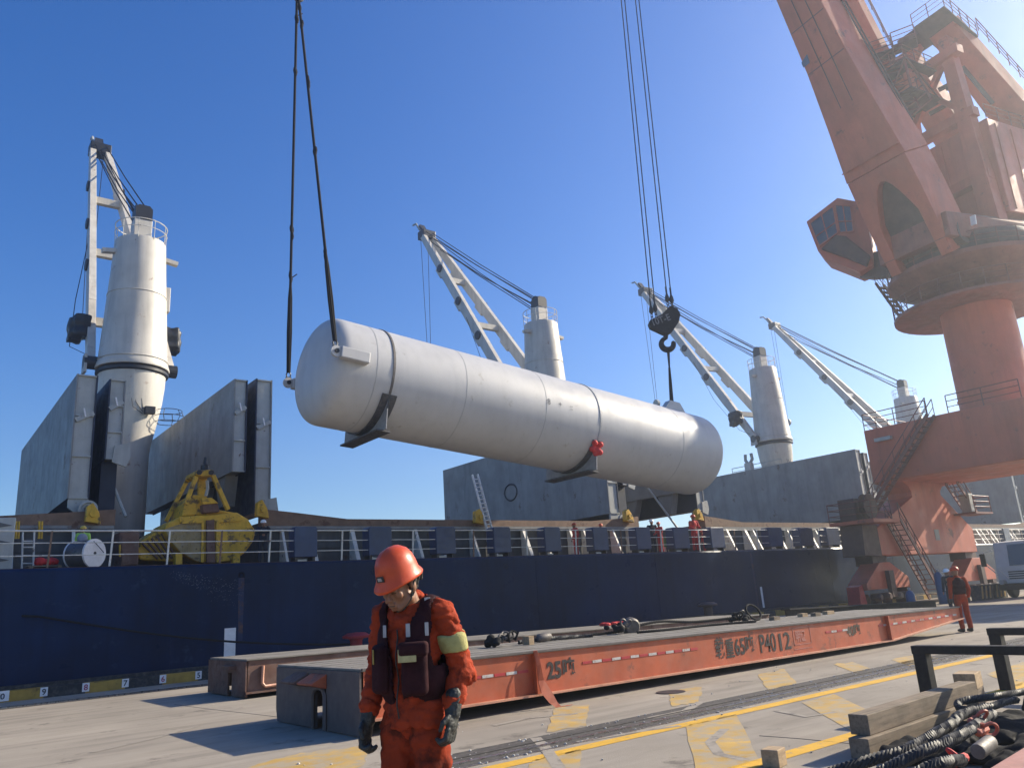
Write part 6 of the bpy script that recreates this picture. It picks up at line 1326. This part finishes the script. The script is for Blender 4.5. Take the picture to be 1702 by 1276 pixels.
# dark heap of rigging under the ropes
hp_ = MB()
for k in range(60):
    t_ = random.random(); c_ = Vector((7.6 + 4.6 * t_, 4.05 - 0.1 * t_ + random.uniform(-1.3, 0.42), 0.05)); r0 = random.uniform(.12, .26)
    hp_.ell(c_, r0 * 1.6, r0 * 1.2, r0 * (0.55 + 0.5 * (t_ > 0.6)), None, 8)
for k in range(10): hp_.ell((11.6 + random.uniform(-.5, .8), 4.0 + random.uniform(-.9, .3), 0.25), 0.4, 0.35, 0.28, None, 8)
hm_ = remesh(hp_, 0.05, 1)
for v in hm_.vertices: v.co += Vector((0, 0, 1)) * noise.noise(v.co * 8) * 0.05
hpt = thing('rigging_heap', 'dark heap of greasy rigging and netting at the lower right', 'rigging', (9.5, 3.8, 0))
o = link('heap_body', hm_, mRope, hpt)
for v in o.data.vertices: v.co -= Vector((9.5, 3.8, 0))
def wire_rope(name, label, pts, r, strands=5, pitch=0.20, mat=mRopeL, group='thick twisted wire ropes', loc=None):
    pts = [Vector(p_) for p_ in pts]
    # resample with a smooth spline
    P_ = []
    for i in range(len(pts) - 1):
        p0, p1, p2, p3 = pts[max(i - 1, 0)], pts[i], pts[i + 1], pts[min(i + 2, len(pts) - 1)]
        n_ = max(3, int((p2 - p1).length / 0.035))
        for k in range(n_):
            u = k / n_
            P_.append(0.5 * ((2 * p1) + (p2 - p0) * u + (2 * p0 - 5 * p1 + 4 * p2 - p3) * u * u + (3 * p1 - p0 - 3 * p2 + p3) * u ** 3))
    P_.append(pts[-1])
    t = thing(name, label, 'rope', loc if loc is not None else P_[0], group)
    acc = 0; fr = []
    for i, p_ in enumerate(P_):
        a = (P_[min(i + 1, len(P_) - 1)] - P_[max(i - 1, 0)]).normalized(); x_ = a.cross(Vector((0, 0, 1)))
        x_ = x_.normalized() if x_.length > 1e-3 else Vector((1, 0, 0)); fr.append((p_, x_, x_.cross(a), acc))
        if i < len(P_) - 1: acc += (P_[i + 1] - p_).length
    for s_ in range(strands):
        q_ = [p_ + (x_ * math.cos(2 * math.pi * (l_ / pitch + s_ / strands)) + y_ * math.sin(2 * math.pi * (l_ / pitch + s_ / strands))) * r * 0.55 for p_, x_, y_, l_ in fr]
        MB().tube(q_, r * 0.52, 5).build('strand', mat, t, smooth=True)
    return t
def gl_(px, z): return [atz(x, y, z_ if not isinstance(z, (int, float)) else z) for (x, y), z_ in zip(px, z if not isinstance(z, (int, float)) else [z] * len(px))]
wire_rope('wire_rope', 'thick wire rope along the lower timber at the bottom edge', gl_([(1380, 1284), (1450, 1262), (1505, 1246), (1545, 1224), (1578, 1204), (1600, 1186), (1640, 1176)], [.12, .2, .24, .28, .3, .3, .3]), 0.05)
wire_rope('wire_rope', 'thick wire rope crossing the middle of the dark heap', gl_([(1462, 1284), (1525, 1252), (1570, 1234), (1608, 1214), (1632, 1196), (1650, 1186)], [.2, .3, .33, .34, .32, .3]), 0.05)
wire_rope('wire_rope', 'looped wire rope eye in front of the pale block stack', gl_([(1700, 1149), (1650, 1157), (1605, 1163), (1592, 1169), (1600, 1178), (1640, 1176), (1668, 1166), (1690, 1162)], [.3, .32, .32, .3, .28, .28, .3, .3]), 0.04)
wire_rope('wire_rope', 'short wire rope end cut by the bottom edge', gl_([(1520, 1286), (1560, 1268), (1600, 1262)], [.3, .34, .3]), 0.045)
for i, (px, py, z, s_, tx_, lab) in enumerate(((1622, 1196, .34, .075, (0.4, -0.6, .5), 'orange red shackle standing on the wire ropes'), (1634, 1214, .3, .08, (.7, -.5, .1), 'orange red shackle lying below the standing one'), (1598, 1262, .3, .07, (.2, .8, .4), 'bright red shackle near the bottom right corner'))):
    c_ = atz(px, py, z); t = thing('shackle', lab, 'shackle', c_, 'red shackles in the rigging heap')
    o = shackle(c_, c_ + Vector(tx_), s_, 'bow', t, mShack if i < 2 else mRed)
    MB().cap(c_ - Vector((0.1, 0, 0)), c_ + Vector((0.1, 0.02, 0)), .035, .035, 8).build('pin', mShack if i < 2 else mRed, t, smooth=True)
c_ = atz(1634, 1240, .28); solo(MB().lathe(c_ - Vector((.22, .05, 0)), [(.055, 0), (.06, .02), (.06, .42), (.055, .44)], 18, (1, .18, 0)), 'steel_pin', mSteel, 'scuffed steel cylinder lying on the dark heap', 'steel pin', smooth=True)
pe = [atz(1630, 1284, .42), atz(1716, 1232, .42)]
solo(MB().prism([pe[0], pe[1], pe[1] + Vector((0.2, -1.4, 0)), pe[0] + Vector((-0.6, -1.4, 0))], (0, 0, -0.06)), 'faded_plate', M('faded_pink_red_plate', (0.42, 0.20, 0.16), .7, var=.15, scale=6), 'faded pink red steel plate in the lower right corner', 'plate', bevel=0.01)
solo(MB().box(pe[0].x, pe[0].x + 1.2, pe[0].y - 1.2, pe[0].y - 0.4, 0, 0.358), 'timber_block', mTimber, 'timber block carrying the faded pink plate', 'block', 'timber blocks on the quay')

# ================================================================== RIGGING LYING ON THE TRAILER DECKS
ty_ = 12.9
def td(px, y_=ty_, dz=0.03):
    v = aty(px, 1060, y_); return Vector((v.x, y_, tz(v.x) + dz))
wire_rope('deck_wire_rope', 'grey wire rope with a socket on the orange trailer deck', [td(862), td(890, 12.9, .05), td(930, 12.95, .05), td(965, 13.0, .03), td(985)], 0.045, 4, 0.2)
for i, (px, y_, lab) in enumerate(((826, 12.7, 'tangle of black shackles on the near part of the trailer deck'), (1032, 13.1, 'black shackle cluster on the trailer deck behind the 25 lettering'), (1236, 13.2, 'black ring thimble and rigging on the far trailer deck'))):
    c_ = td(px, y_, 0.08); t = thing('rigging_gear', lab, 'rigging', c_ - Vector((0, 0, .08)), 'black rigging gear on the trailer')
    m_ = MB()
    for k in range(9): m_.ell(c_ + Vector((random.uniform(-.32, .4), random.uniform(-.2, .2), random.uniform(-.05, .10))), random.uniform(.05, .12), .08, random.uniform(.05, .09), None, 8)
    o = link('gear_lump', remesh(m_, .022, 1), mRope, t)
    for v in o.data.vertices: v.co -= c_ - Vector((0, 0, .08))
    for k in range(4 if i < 2 else 2):
        shackle(c_ + Vector((random.uniform(-.3, .5), random.uniform(-.2, .1), .08)), c_ + Vector((random.uniform(-.6, .9), random.uniform(-.3, .3), random.uniform(.1, .5))), .10, 'shackle', t, mRope if k % 2 else mSteel)
    if i == 2:
        rc = c_ + Vector((.55, 0, .13)); MB().tube([rc + Vector((.26 * math.cos(a), .1 * math.sin(a), .19 * math.sin(a))) for a in [2 * math.pi * k / 20 for k in range(20)]], .03, 6, closed=True).build('thimble_ring', mRope, t, smooth=True)
    if i == 1: MB().lathe(c_ + Vector((.35, 0, .05)), [(.16, -.1), (.2, -.06), (.2, .06), (.16, .1)], 16, (.3, 1, .2)).build('snatch_block', mSteel, t, smooth=True)
c_ = td(878, 12.5, .0); solo(MB().box(c_.x - .06, c_.x + .06, 12.4, 12.6, c_.z, c_.z + .16), 'timber_wedge', mTimberC, 'pale timber wedge under the rope socket on the trailer', 'block', 'timber blocks on the quay')
solo(MB().lathe(td(893, 12.85, .08), [(.05, 0), (.085, .05), (.085, .3), (.05, .36)], 14, (1, .05, .05)), 'rope_socket', mSteel, 'shiny steel socket on the grey wire rope', 'socket', smooth=True)
for j, pts_ in enumerate(([td(1050, 13.2, .12), td(1100, 13.3, .18), td(1160, 13.35, .1), td(1220, 13.25, .12)], [td(1060, 12.6, .03), td(1110, 12.5, .03), td(1180, 12.7, .03), td(1260, 12.4, .03)], [td(985, 13.4, .03), td(1010, 13.35, .03), td(1040, 13.2, .05)])):
    wire_rope('deck_wire_rope', ('black wire rope sagging between the rigging clusters', 'black wire rope lying flat along the middle of the trailer deck', 'short black rope end left of the shackle cluster')[j], pts_, .032, 3, .2, mRope, 'wire ropes on the trailer deck')
for j, px in enumerate((1292, 1340, 1362, 1382)):
    c_ = td(px, 12.6 + .3 * (j % 2), 0); solo(MB().box(c_.x - .12, c_.x + .12 + .1 * (j == 3), c_.y - .08, c_.y + .08, c_.z, c_.z + .09), 'timber_wedge', mTimberC if j % 2 else mTimber, ('lone flat timber wedge right of the black ring', 'pale wedge left in the row of three on the far deck', 'middle wedge in the row of three on the far deck', 'longest wedge at the right of the row of three')[j], 'block', 'timber wedges on the far trailer deck')
c_ = aty(1025, 1030, 19.5); rgm = MB()
for k in range(8): rgm.ell((c_.x + random.uniform(-.45, .45), 19.6 + random.uniform(-.2, .2), tz2(c_.x) + .05), .16, .14, .07, None, 8)
rt = thing('red_cloth', 'crumpled red cloth on the rusty trailer deck', 'cloth', (c_.x, 19.6, tz2(c_.x)))
o = link('cloth', remesh(rgm, .035, 1), mRed, rt)
for v in o.data.vertices: v.co -= Vector((c_.x, 19.6, tz2(c_.x)))
# crumbs and grit along the crane rail and on the apron
gr = MB()
for k in range(420):
    x = 4 + 18 * random.random() ** 1.3; y = random.choice((7.75, 8.0, 8.2, 8.45, random.uniform(3.5, 10.5))) + random.uniform(-.06, .06); s_ = random.uniform(.006, .022)
    gr.ell((x, y, s_ * .4), s_, s_ * .8, s_ * .6, None, 4)
g_o = gr.build('grit', mTimberC if False else M('pale_grit', (0.5, 0.47, 0.42), .9, var=.3), None); g_o['kind'] = 'stuff'

# ================================================================== AIR: thin haze, added also to imitate the lens glare veil on the right
hz = MB().box(-110, 440, -160, 300, -3.7, 62).build('haze', bpy.data.materials.new('haze_veil'), None)
hz['kind'] = 'stuff'
hm_ = hz.data.materials[0]; hm_.use_nodes = True; hn = hm_.node_tree; hn.nodes.clear()
ho = hn.nodes.new('ShaderNodeOutputMaterial'); hv = hn.nodes.new('ShaderNodeVolumePrincipled')
hv.inputs['Color'].default_value = (0.82, 0.90, 1.0, 1); hv.inputs['Density'].default_value = 0.0014; hv.inputs['Anisotropy'].default_value = 0.7
hn.links.new(hv.outputs[0], ho.inputs['Volume'])
bpy.data.scenes.remove(WORK)
